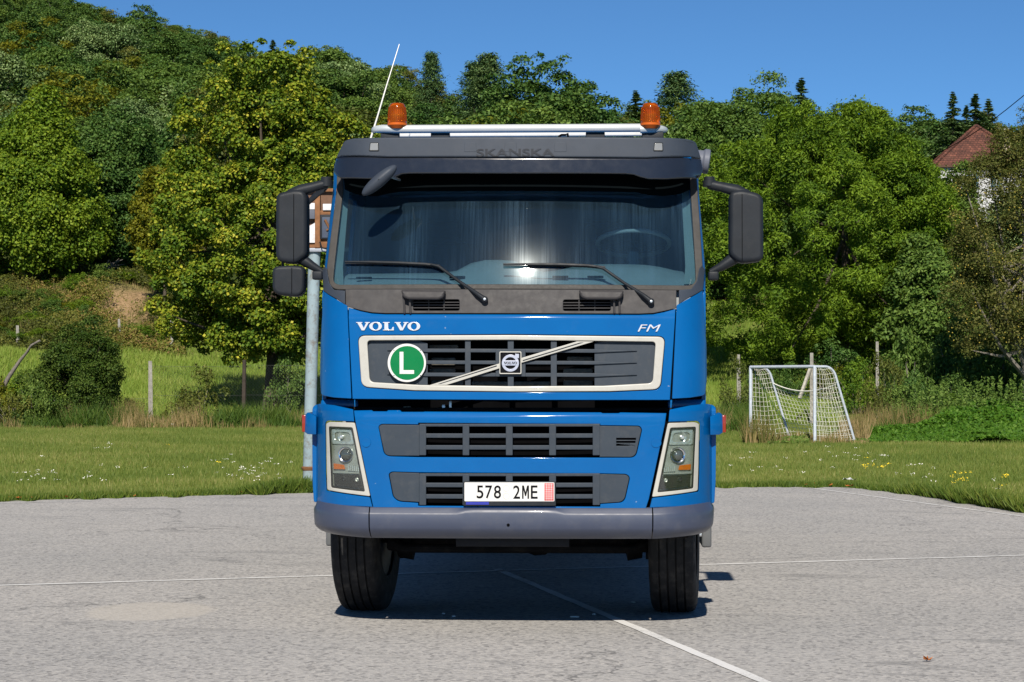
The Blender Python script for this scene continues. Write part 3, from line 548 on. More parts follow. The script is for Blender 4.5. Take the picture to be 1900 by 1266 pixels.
# interior
rows = []
for k in range(25):
    x = -1.12 + 2.24 * k / 24; hump = math.exp(-((x - 0.66) / 0.36) ** 4) * 0.055; mid = math.exp(-((x + 0.12) / 0.22) ** 4) * 0.075
    b = SW(x, 2.16) + 0.05
    rows.append([Vector((x, b, 2.02)), Vector((x, b, 2.15)), Vector((x, b + 0.06, 2.20 + mid * 0.4)), Vector((x, b + 0.16, 2.24 + hump * 0.8 + mid)), Vector((x, b + 0.30, 2.262 + hump + mid * 1.1)), Vector((x, b + 0.42, 2.25 + hump)), Vector((x, b + 0.46, 2.0))])
dash = MB().grid(rows).build('dashboard', INTG, TR, sm=40)
for xv in (-0.95, -0.35, 0.30, 0.52):
    rbox('air_vent', (xv, SW(xv, 2.16) + 0.10, 2.222), (0.10, 0.02, 0.015), BLK, dash, bevel=0.003)
st = at(1175, 452, 0.82); stw = MB(); Mw = Matrix.Translation(st) @ Matrix.Rotation(R(-17), 4, 'X')
stw.tube([Mw @ Vector((0.235 * math.cos(a * math.pi / 18), 0.235 * math.sin(a * math.pi / 18), 0)) for a in range(37)], 0.015, 10, cap=False)
sw_ = stw.build('steering_wheel', MAT('wheel_rim_plastic', (0.36, 0.37, 0.38), 0.4), TR, sm=60)
for an in (20, 160, 270): MB().tube([Mw @ Vector((0, 0, -0.03)), Mw @ Vector((0.23 * math.cos(R(an)), 0.23 * math.sin(R(an)), 0))], 0.016, 8).build('spoke', SEATM, sw_)
MB().lathe([(-0.05, 0.05), (-0.02, 0.075), (0.0, 0.07), (0.005, 0.03)], Mw @ Matrix.Rotation(-math.pi / 2, 4, 'Y'), 24).build('hub', SEATM, sw_)
MB().tube([Mw @ Vector((0, 0, -0.03)), Mw @ Vector((0, -0.18, -0.5))], 0.04, 10).build('steering_column', SEATM, sw_)
for sx in (-0.55, 0.57):
    st_ = empty('seat', (sx, 1.25, 1.45)); st_.parent = TR
    for nm, c, d, rx in (('seat_cushion', (0, -0.05, 0.42), (0.50, 0.5, 0.14), 0), ('backrest', (0, 0.24, 0.76), (0.48, 0.14, 0.62), -10), ('headrest', (0, 0.31, 1.14), (0.28, 0.10, 0.17), -8)):
        rbox(nm, c, d, SEATM, st_, bevel=0.05, seg=4, rot=Matrix.Rotation(R(rx), 3, 'X'))
    rbox('seat_base', (0, 0, 0.18), (0.36, 0.4, 0.34), UNDR, st_, bevel=0.02)

# ---- wipers
for (pts, arm) in (([(641, 487.5), (690, 488), (740, 489.5), (790, 492), (816, 495)], [(800, 491), (815, 495), (850, 521), (885, 545), (900, 556)]), ([(934, 492), (985, 492), (1040, 492.5), (1090, 494.5), (1123, 498)], [(1105, 495), (1120, 499), (1157, 525), (1193, 548), (1208, 560)])):
    P3 = [on(x, y, SW) + Vector((0, -0.028, 0)) for x, y in arm[:3]] + [on(x, y, SCO) + Vector((0, -0.035, 0)) for x, y in arm[3:]]
    wp = MB().tube(P3, [0.007, 0.010, 0.010, 0.013, 0.017], 8).build('wiper', DARKP, TR, sm=50)
    B3 = [on(x, y, SW) + Vector((0, -0.020, 0.004)) for x, y in pts]
    MB().tube(B3, [0.006, 0.009, 0.010, 0.010, 0.008], 6).build('wiper_frame', DARKP, wp, sm=50)
    bl = MB(); rows = [[on(x, y, SW) + Vector((0, -0.006, -0.006)), on(x, y + 2.4, SW) + Vector((0, -0.004, 0)), on(x, y + 2.4, SW) + Vector((0, -0.016, 0)), on(x, y, SW) + Vector((0, -0.018, -0.004))] for x, y in pts]
    bl.grid(rows, close=True).build('wiper_rubber', RUB, wp)
    e = P3[-1]; MB().lathe([(-0.05, 0.018), (0.004, 0.020), (0.010, 0.014), (0.012, 0.004)], Matrix.Translation(e) @ Matrix.Rotation(-math.pi / 2, 4, 'Z'), 16).build('wiper_pivot', DARKP, wp)
    MB().lathe([(0.008, 0.008), (0.018, 0.008), (0.019, 0.002)], Matrix.Translation(e) @ Matrix.Rotation(-math.pi / 2, 4, 'Z'), 12).build('pivot_nut', ALU, wp)

# ---- mirrors
MIRG = MAT('mirror_glass', (0.7, 0.75, 0.8), 0.02, 1.0, var=0.02)
YM = 0.36
def SM(x, z): return YM
mh = {False: [(511.5, 366), (516, 358), (545, 351.5), (562, 353), (569, 364), (569, 474), (556, 484), (546, 489.5), (518, 486), (511, 476)],
      True: None}
mr = [(1354, 361), (1360, 354), (1378, 351.5), (1408, 358.5), (1416.5, 368), (1417, 478), (1410, 485), (1376, 488.5), (1362, 481), (1353.5, 472)]
for side, outl, seam in ((-1, mh[False], 545), (1, mr, 1377)):
    me = panel('door_mirror', fillet(outl, 9, 5), [], SM, DARKP, TR, t=0.16, bev=0.028, lift=0.0, cutx=0, cuty=0, bres=5, sm=50)
    a = at(seam, 360, YM); b = at(seam, 484, YM); MB().box(((a.x + b.x) / 2, YM - 0.0005, (a.z + b.z) / 2), (0.004, 0.004, (a.z - b.z))).build('housing_seam', BLK, me)
    gp = [(x * 0.84 + 0.16 * (541 if side < 0 else 1385), y * 0.9 + 0.1 * 421) for x, y in outl]
    panel('mirror_glass', fillet(gp, 7), [], lambda x, z: YM + 0.162, MIRG, me, t=0.004, bev=0.001, cutx=0, cuty=0)
    def S2(px_, py_, Y=YM + 0.07): return at(px_, py_, Y)
    if side < 0:
        up = [S2(536, 361), S2(558, 354), S2(580, 348), S2(606, 341)]; lo = [S2(546, 474), S2(560, 481), S2(580, 494), S2(600, 506)]; pv = (592, 619, 330, 346); lb = (581, 599, 503, 520)
    else:
        up = [S2(1388, 362), S2(1366, 354), S2(1342, 348), S2(1314, 342)]; lo = [S2(1374, 474), S2(1358, 482), S2(1338, 495), S2(1318, 505)]; pv = (1302, 1330, 329, 346); lb = (1313, 1334, 503, 521)
    MB().tube(up, [0.030, 0.040, 0.032, 0.030], 12).build('mirror_arm', DARKP, me, sm=60); MB().tube(lo, [0.034, 0.038, 0.028, 0.019], 12).build('mirror_arm', DARKP, me, sm=60)
    p = at((pv[0] + pv[1]) / 2, (pv[2] + pv[3]) / 2, YM + 0.08); MB().lathe([(-0.032, 0.038), (-0.028, 0.042), (0.008, 0.042), (0.010, 0.035), (0.028, 0.035), (0.032, 0.03)], Matrix.Translation(p) @ Matrix.Rotation(-math.pi / 2, 4, 'Y'), 24).build('mirror_pivot', DARKP, me)
    p = at((lb[0] + lb[1]) / 2, (lb[2] + lb[3]) / 2, YM + 0.07); rbox('mirror_mount', p, (0.065, 0.08, 0.055), DARKP, me, bevel=0.01)
    if side < 0:
        wa = panel('wide_angle_mirror', fillet([(505, 500), (512, 494), (540, 492.5), (560, 494), (565, 502), (564, 540), (556, 549), (545, 550.5), (514, 547), (505, 538)], 7, 5), [], lambda x, z: YM + 0.01, DARKP, TR, t=0.13, bev=0.022, cutx=0, cuty=0, bres=5, sm=50)
        a = at(541, 496, YM); MB().box((a.x, YM + 0.0095, at(541, 521, YM).z), (0.004, 0.004, 0.165)).build('housing_seam', BLK, wa)
        MB().tube([at(524.5, 480, YM + 0.07), at(525, 500, YM + 0.07)], 0.008, 8).build('mirror_stalk', DARKP, wa)
        km = MB(); rows = []
        for (cx, cy, rx, ry) in ((606, 350, 6, 6), (598, 354, 10, 9), (588, 361, 15, 12), (580, 368, 16, 12), (578, 371, 14, 10)):
            rows.append([at(cx + rx * math.cos(a) * 0.72 - ry * math.sin(a) * 0.3, cy + rx * math.cos(a) * -0.55 + ry * math.sin(a) * 0.85, 0.62 + (606 - cx) * 0.002) for a in [2 * math.pi * k / 16 for k in range(16)]])
        km.grid(rows, close=True); km.f.append(tuple(range(64, 80))); km.build('kerb_mirror', DARKP, TR, sm=50)
# front mirror: an oval shell on a short stalk
c = at(704, 335, 0.02); rows = []; Mq = Matrix.Translation(c) @ Matrix.Rotation(R(-40.5), 4, 'Y')
for (dy, k) in ((0.055, 0.05), (0.052, 0.5), (0.04, 0.82), (0.018, 0.98), (-0.004, 1.0), (-0.02, 0.9), (-0.036, 0.62), (-0.044, 0.3), (-0.046, 0.05)):
    rows.append([Mq @ Vector((0.140 * k * math.cos(a), dy, 0.040 * k * math.sin(a) - 0.0)) for a in [2 * math.pi * j / 28 for j in range(28)]])
fm_ = MB().grid(rows, close=True).build('front_mirror', FASC, TR, sm=60)
MB().tube([at(718, 325, 0.03), at(732, 331, 0.10), at(742, 334, 0.22)], 0.008, 8).build('mirror_stalk', ALU, fm_)

# ---- roof: light bar, beacons, antenna, horn
YL = 0.55
a = at(733, 240, YL); b = at(1188, 240, YL); rbar = (at(733, 232, YL).z - at(733, 247.5, YL).z) / 2
lb_ = MB().lathe([(0, rbar), (b.x - a.x, rbar)], Matrix.Translation(a), 24).build('light_bar', MAT('bar_paint', (0.46, 0.48, 0.49), 0.35, 0.1, var=0.05, scale=10), TR, sm=60)
for (pa, pe) in ((a, at(686.5, 242, YL)), (b, at(1239.5, 241, YL))):
    d = pe - a if pe.x < 0 else pe - b; rows = []
    for t, k, dy in ((0, 1.0, 0), (0.5, 1.0, 0.01), (0.8, 0.85, 0.035), (0.94, 0.62, 0.06), (1.0, 0.3, 0.08)):
        rows.append([Vector((pa.x + d.x * t, YL + dy + rbar * (1.0 if k > 0.8 else k) * 1.0 * math.cos(2 * math.pi * j / 20), pa.z + (0.004 if 0 < t else 0) + rbar * k * math.sin(2 * math.pi * j / 20))) for j in range(20)])
    m = MB().grid(rows, close=True); m.f.append(tuple(range(80, 100))); m.build('bar_end', MAT('bar_end_cap', (0.50, 0.54, 0.55), 0.4, 0.3), lb_, sm=60)
for (x0, x1) in ((706, 742), (799, 835.5), (1086, 1123), (1190, 1232)):
    p = at((x0 + x1) / 2, 251, YL + 0.04); rbox('bar_bracket', (p.x, p.y, p.z - 0.02), ((x1 - x0) / 300, 0.06, 0.075), DARKP, lb_, bevel=0.006)
p = at(948, 249.2, 1.35); rbox('roof_rail', (0, 1.35, p.z), (1.86, 0.05, 0.035), WHITE, TR, bevel=0.008)
p = at(1044, 251, YL); MB().tube([at(1036, 254, YL), at(1042, 250.5, YL), at(1050, 250.5, YL), at(1053, 248, YL), at(1054, 255, YL)], 0.008, 6).build('bar_cable', BLK, lb_)
for (x0, x1) in ((719, 755), (1188.5, 1225)):
    cx = (x0 + x1) / 2; p = at(cx, 231, YL); rr = (x1 - x0) / 2 / FPX * (YL - CAM.y); hh = at(cx, 191.5, YL).z - p.z; MZ = Matrix.Translation(p) @ Matrix.Rotation(-math.pi / 2, 4, 'Y')
    bc = MB().lathe([(-0.01, rr * 0.98), (0.012, rr), (0.018, rr * 0.97), (hh * 0.5, rr * 0.93), (hh * 0.8, rr * 0.86), (hh * 0.93, rr * 0.76), (hh * 0.985, rr * 0.6), (hh, rr * 0.3), (hh, 0.002)], MZ, 32).build('beacon', AMB, TR, sm=40)
    MB().lathe([(-0.03, rr * 0.7), (-0.008, rr * 1.02), (0.006, rr * 1.02), (0.007, rr * 0.6)], MZ, 28).build('beacon_base', MAT('amber_base', (0.5, 0.10, 0.01), 0.4), bc, sm=40)
    rb = MB()
    for k in range(28):
        an = 2 * math.pi * k / 28; u = Vector((math.cos(an), math.sin(an), 0)); rb.tube([p + u * rr * 0.985 + Vector((0, 0, 0.02)), p + u * rr * 0.945 + Vector((0, 0, hh * 0.5)), p + u * rr * 0.875 + Vector((0, 0, hh * 0.8))], 0.0014, 4)
    rb.build('lens_ribs', AMB, bc)
    rows = [[p + Vector((rr * 0.5 * math.cos(a_) * k, rr * 0.2 + rr * 0.5 * math.sin(a_) * k * 0.6, zz)) for a_ in [math.pi * j / 10 for j in range(11)]] for zz, k in ((0.02, 0.8), (0.05, 1), (hh * 0.7, 1), (hh * 0.8, 0.6))]
    MB().grid(rows).build('beacon_reflector', CHR, bc, sm=60)
MB().tube([at(688, 257, 0.62), at(700, 218, 0.62), at(717, 160, 0.62), at(741, 82, 0.64)], [0.0075, 0.006, 0.0045, 0.0025], 6).build('antenna', MAT('antenna_rod', (0.7, 0.68, 0.62), 0.4, 0.3), TR)
c = at(1298, 298, 0.95); MB().lathe([(-0.10, 0.05), (-0.06, 0.066), (0.018, 0.07), (0.03, 0.082), (0.06, 0.082), (0.066, 0.07), (0.066, 0.03)], Matrix.Translation(c) @ Matrix.Rotation(R(8), 4, 'Y'), 28).build('air_intake', MAT('intake_grey', (0.11, 0.12, 0.15), 0.5), TR, sm=40)

# ---- wheels, axle, underbody, steps, chassis and tipper body behind the cab
tread = [(-0.148, 0.30), (-0.155, 0.36), (-0.158, 0.43), (-0.153, 0.485), (-0.140, 0.518), (-0.128, 0.528)]
for g in (-0.082, -0.028, 0.028, 0.082): tread += [(g - 0.006, 0.536), (g - 0.0055, 0.522), (g + 0.0055, 0.522), (g + 0.006, 0.536)]
tread += [(0.128, 0.528), (0.140, 0.518), (0.153, 0.485), (0.158, 0.43), (0.155, 0.36), (0.148, 0.30)]
rimp = [(-0.13, 0.05), (-0.13, 0.30), (-0.05, 0.275), (0.04, 0.272), (0.045, 0.16), (0.10, 0.14), (0.13, 0.12), (0.135, 0.02)]
RIMM = MAT('wheel_steel', (0.05, 0.05, 0.052), 0.45, 0.5, var=0.2, dirt=(0.15, 0.12, 0.1), dirt_amt=0.5)
cl = at(638, 1134, 1.33); cr = at(1297, 1135, 1.33); XW = (cr.x - cl.x) / 2 - 0.156
def wheel(x, y, steer, s):
    w = empty('wheel', (x, y, 0.534)); w.parent = TR; w.rotation_euler = (0, 0, steer)
    MB().lathe(tread, None, 72, cap=False).build('tyre', RUB, w, sm=35)
    MB().lathe([(a * s, r) for a, r in rimp], None, 40, cap=False).build('rim', RIMM, w, sm=35)
    return w
for s in (-1, 1): wheel(s * XW, 1.40, R(-4.2), s)
for yy in (6.75, 8.1):
    for s in (-1, 1):
        for xx in (1.06, 0.72): wheel(s * xx, yy, 0, s)
ax = MB().tube([(-XW, 1.4, 0.53), (-0.72, 1.4, 0.53), (-0.5, 1.4, 0.50), (0.5, 1.4, 0.50), (0.72, 1.4, 0.53), (XW, 1.4, 0.53)], [0.07, 0.085, 0.075, 0.075, 0.085, 0.07], 12).build('front_axle', UNDR, TR)
MB().tube([(-0.86, 1.22, 0.47), (-0.78, 1.16, 0.44), (0.78, 1.16, 0.44), (0.86, 1.22, 0.47)], [0.055, 0.03, 0.03, 0.055], 10).build('tie_rod', UNDR, ax)
for s in (-1, 1):
    MB().lathe([(0, 0.17), (0.10, 0.19), (0.12, 0.10), (0.2, 0.07)], Matrix.Translation((s * (XW - 0.22), 1.4, 0.53)) @ (Matrix.Rotation(math.pi, 4, 'Z') if s > 0 else Matrix()), 24).build('brake_drum', UNDR, ax)
    MB().tube([(s * 0.62, 0.55, 0.68), (s * 0.62, 0.9, 0.58), (s * 0.62, 1.4, 0.56), (s * 0.62, 2.2, 0.66)], 0.045, 8).build('leaf_spring', UNDR, ax)
MB().tube([(0.12, 1.5, 0.53), (0.12, 1.42, 0.50), (0.12, 1.3, 0.47)], [0.10, 0.14, 0.08], 12).build('oil_sump', UNDR, TR)
for s in (-1, 1): MB().box((s * 0.42, 4.9, 0.98), (0.09, 9.0, 0.28)).build('chassis_rail', UNDR, TR, bevel=0.01)
for yy in (0.5, 2.4, 3.9, 5.4, 7.4, 9.2): MB().box((0, yy, 0.98), (0.75, 0.12, 0.22)).build('cross_member', UNDR, TR, bevel=0.01)
MB().box((0, 1.3, 1.0), (0.6, 1.6, 0.55)).build('engine_block', UNDR, TR, bevel=0.05)
for yy in (6.75, 8.1): MB().tube([(-0.6, yy, 0.53), (-0.2, yy, 0.53), (0, yy, 0.53), (0.2, yy, 0.53), (0.6, yy, 0.53)], [0.08, 0.1, 0.2, 0.1, 0.08], 14).build('rear_axle', UNDR, TR)
for s in (-1, 1):
    rows = []
    for k in range(15):
        an = R(8 + 164 * k / 14); rr = 0.66; y = 1.4 - rr * math.cos(an); z = 0.53 + rr * math.sin(an)
        rows.append([Vector((s * 0.86, y, z)), Vector((s * 1.19, y, z)), Vector((s * 1.225, y, z - 0.03 * math.sin(an))), Vector((s * 1.225, y + 0.03 * math.cos(an), z - 0.07 * math.sin(an) - 0.01))])
    MB().grid(rows).build('mudguard', DARKP, TR, sm=60)
    rbox('mud_flap', (s * 1.05, 2.10, 0.50), (0.36, 0.02, 0.42), RUB, TR, bevel=0.005)
    xa = abs(at(1309, 1020, 2.25).x if s > 0 else at(617.5, 1020, 2.25).x); zt_ = at(1316, 990, 2.25).z
    sb = rbox('cab_step', (s * (xa + 0.005), 2.42, 0.52), (0.07, 0.5, 0.30), MAT('step_grey', (0.10, 0.105, 0.11), 0.6), TR, bevel=0.015)
    for zz in (0.46, 0.60): rbox('step_tread', (s * (xa - 0.06), 2.42, zz), (0.16, 0.46, 0.03), ALU, sb, bevel=0.006)
    MB().tube([(s * 1.0, 3.0, 0.78), (s * 1.0, 4.6, 0.78)], 0.27, 24).build('fuel_tank' if s > 0 else 'air_tank', ALU, TR, sm=40)
tip = empty('tipper_body', (0, 2.1, 1.22)); tip.parent = TR
TIPM = MAT('tipper_grey', (0.22, 0.24, 0.27), 0.5, 0.1, var=0.2, dirt=(0.2, 0.15, 0.1), dirt_amt=0.6)
for nm, c, d in (('body_floor', (0, 3.7, 0.04), (2.34, 7.2, 0.08)), ('headboard', (0, 0.1, 0.72), (2.34, 0.06, 1.30)), ('side_board', (-1.15, 3.7, 0.6), (0.05, 7.2, 1.05)), ('side_board', (1.15, 3.7, 0.6), (0.05, 7.2, 1.05)), ('tailboard', (0, 7.28, 0.6), (2.34, 0.05, 1.05))): rbox(nm, c, d, TIPM, tip, bevel=0.01)
for s in (-1, 1):
    for k in range(7): rbox('rib', (s * 1.19, 0.4 + k * 1.1, 0.6), (0.04, 0.10, 1.0), TIPM, tip, bevel=0.01)
bpy.context.view_layer.update()
fix_parents()
# ================================================================== THE PLACE
rng = np.random.default_rng(7); random.seed(7)
# ---- terrain: height sighted per bearing and distance, flat near the court, rising to a wooded hill
DEP = [60, 72, 85, 100, 125, 150, 200, 260, 330, 450, 700]
TPX = [-700, 0, 300, 600, 900, 1200, 1500, 1900, 2600]
TY = np.array([
    [805, 788, 728, 655, 500, 425, 280, 135, 30, 20, 60],
    [805, 788, 728, 655, 500, 425, 280, 140, 40, 25, 70],
    [805, 788, 728, 655, 515, 450, 325, 200, 125, 130, 170],
    [805, 788, 735, 670, 560, 488, 372, 266, 215, 222, 255],
    [805, 788, 740, 680, 580, 520, 420, 340, 300, 305, 330],
    [805, 788, 732, 660, 565, 515, 435, 370, 345, 350, 370],
    [805, 788, 725, 645, 560, 512, 445, 390, 375, 380, 400],
    [805, 788, 722, 640, 560, 505, 445, 395, 390, 400, 420],
    [805, 788, 722, 640, 560, 505, 445, 395, 390, 400, 420]], float)
TZ = CAM.z + (705 - TY) / FPX * np.array(DEP); TZ[:, :2] = 0.0
def terr(x, y):
    x = np.asarray(x, float); y = np.asarray(y, float)
    dx = x - CAM.x; dy = y - CAM.y; d = dx * FH.x + dy * FH.y; u = (dx * RGT.x + dy * RGT.y) / np.maximum(d, 20) * FPX + 950
    u = np.clip(u, TPX[0], TPX[-1]); dd = np.clip(d, DEP[0], DEP[-1])
    iu = np.clip(np.searchsorted(TPX, u) - 1, 0, len(TPX) - 2); idp = np.clip(np.searchsorted(DEP, dd) - 1, 0, len(DEP) - 2)
    A = np.array(TPX)[iu]; B = np.array(TPX)[iu + 1]; fu = (u - A) / (B - A); fu = fu * fu * (3 - 2 * fu)
    C_ = np.array(DEP)[idp]; D_ = np.array(DEP)[idp + 1]; fd = (dd - C_) / (D_ - C_)
    z = TZ[iu, idp] * (1 - fu) * (1 - fd) + TZ[iu + 1, idp] * fu * (1 - fd) + TZ[iu, idp + 1] * (1 - fu) * fd + TZ[iu + 1, idp + 1] * fu * fd
    bump_ = (np.sin(x * 0.31 + 1) * np.cos(y * 0.27) * 0.5 + np.sin(x * 0.83 + y * 0.6) * 0.22) * np.clip((d - 74) / 40, 0, 1)
    return np.where(d < 72, 0.0, z + bump_)
def place(px, depth):
    """ground point on a bearing at a distance"""
    p = CAM + FH * depth + RGT * ((px - 950) / FPX * depth); return Vector((p.x, p.y, float(terr(p.x, p.y))))
def np_mesh(name, verts, faces):
    verts = np.asarray(verts, np.float32); faces = np.asarray(faces, np.int32); k = faces.shape[1]
    me = bpy.data.meshes.new(name); me.vertices.add(len(verts)); me.vertices.foreach_set('co', verts.ravel())
    me.loops.add(faces.size); me.loops.foreach_set('vertex_index', faces.ravel()); me.polygons.add(len(faces)); me.polygons.foreach_set('loop_start', np.arange(0, faces.size, k, dtype=np.int32))
    me.update(calc_edges=True); return me
def fattr(me, name, vals, dom='FACE'):
    a = me.attributes.new(name, 'FLOAT', dom); a.data.foreach_set('value', np.asarray(vals, np.float32))

# ---- ground sheet
cols = np.linspace(-2300, 4200, 110); deps = np.concatenate([[-120, -60, -20, 0, 10, 18, 24, 30, 40, 50, 60], np.arange(66, 160, 2.0), np.arange(160, 340, 6.0), [360, 400, 450, 520, 600, 700, 900, 1400]])
gv = []
for d in deps:
    w_ = np.maximum(d, 60) if d > 0 else 60
    lat = (cols - 950) / FPX * max(w_, 75); px_ = CAM.x + FH.x * d + RGT.x * lat; py_ = CAM.y + FH.y * d + RGT.y * lat
    gv.append(np.stack([px_, py_, terr(px_, py_) - 0.03], 1))
gv = np.concatenate(gv); n = len(cols)
gf = [(i * n + k, i * n + k + 1, (i + 1) * n + k + 1, (i + 1) * n + k) for i in range(len(deps) - 1) for k in range(n - 1)]
gme = np_mesh('terrain', gv, gf); smooth(gme, 180)
def pxd(x, y):
    dx = x - CAM.x; dy = y - CAM.y; d = dx * FH.x + dy * FH.y; return (dx * RGT.x + dy * RGT.y) / np.maximum(d, 5) * FPX + 950, d
u_, d_ = pxd(gv[:, 0], gv[:, 1])
soil = np.clip(1.5 - np.hypot((u_ - 245) / 75, (d_ - 113.5) / 6.5), 0, 1) + np.clip(1.1 - np.hypot((u_ - 35) / 40, (d_ - 116) / 4), 0, 1) + 0.0
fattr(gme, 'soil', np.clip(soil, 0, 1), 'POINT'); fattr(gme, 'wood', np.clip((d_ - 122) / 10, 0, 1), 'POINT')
def terrain_mat():
    m, nt, b = nodes('meadow_ground'); v = coords(nt)
    n1 = noise(nt, 0.25, 6, 0.65, v); n2 = noise(nt, 3.5, 8, 0.7, v); n3 = noise(nt, 30, 4, 0.7, v)
    c1 = ramp(nt, n1.outputs[0], [(0.3, (0.09, 0.145, 0.022)), (0.5, (0.125, 0.17, 0.032)), (0.7, (0.19, 0.18, 0.055))]).outputs[0]
    c2 = mix(nt, 0.6, c1, ramp(nt, n2.outputs[0], [(0.3, (0.3, 0.3, 0.3)), (0.7, (1, 1, 1))]).outputs[0], 'MULTIPLY')
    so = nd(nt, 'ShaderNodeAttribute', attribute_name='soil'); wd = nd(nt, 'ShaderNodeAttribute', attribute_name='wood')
    sc_ = ramp(nt, n2.outputs[0], [(0.3, (0.16, 0.10, 0.055)), (0.55, (0.33, 0.22, 0.12)), (0.75, (0.42, 0.31, 0.19))]).outputs[0]
    ms = nd(nt, 'ShaderNodeMath', operation='MULTIPLY_ADD'); nt.links.new(n2.outputs[0], ms.inputs[0]); ms.inputs[1].default_value = 1.2; ms.inputs[2].default_value = -0.55
    ad = nd(nt, 'ShaderNodeMath', operation='ADD'); nt.links.new(so.outputs['Fac'], ad.inputs[0]); nt.links.new(ms.outputs[0], ad.inputs[1])
    mu = nd(nt, 'ShaderNodeMath', operation='MULTIPLY'); mu.use_clamp = True; nt.links.new(ad.outputs[0], mu.inputs[0]); nt.links.new(so.outputs['Fac'], mu.inputs[1])
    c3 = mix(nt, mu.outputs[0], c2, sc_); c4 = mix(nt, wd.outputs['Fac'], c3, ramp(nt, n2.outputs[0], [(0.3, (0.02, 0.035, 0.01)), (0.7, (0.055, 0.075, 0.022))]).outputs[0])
    nt.links.new(c4, b.inputs['Base Color']); b.inputs['Roughness'].default_value = 0.95; b.inputs['Specular IOR Level'].default_value = 0.1
    bp = nd(nt, 'ShaderNodeBump'); bp.inputs['Strength'].default_value = 0.6; bp.inputs['Distance'].default_value = 0.1; nt.links.new(n2.outputs[0], bp.inputs['Height']); nt.links.new(bp.outputs[0], b.inputs['Normal'])
    return m
terrain = link('terrain', gme, terrain_mat()); tag(terrain, kind='structure')

# ---- asphalt court with painted lines
edge_px = [(-420, 941), (-200, 935), (0, 929.5), (150, 925.5), (300, 921.5), (450, 917.5), (580, 914.5), (800, 910.5), (1000, 907.5), (1200, 905.3), (1325, 904.3), (1450, 903.6), (1560, 904), (1610, 907.5), (1650, 912.5), (1720, 922), (1800, 935), (1900, 952)]
edge = [gnd(x, y) for x, y in edge_px]
d_r = (edge[-1] - edge[-3]).normalized(); edge.append(edge[-1] + d_r * 40); d_l = (edge[0] - edge[2]).normalized(); edge.insert(0, edge[0] + d_l * 30)
dense = []
for a, b in zip(edge[:-1], edge[1:]):
    m = max(1, int((b - a).length / 0.12))
    for k in range(m): dense.append(a.lerp(b, k / m))
dense.append(edge[-1])
for i, p in enumerate(dense): p.y += 0.05 * math.sin(i * 0.9) * math.sin(i * 0.37 + 1) + random.uniform(-0.03, 0.03); p.x += random.uniform(-0.02, 0.02)
poly = dense + [Vector((40, -45, 0)), Vector((-45, -45, 0))]
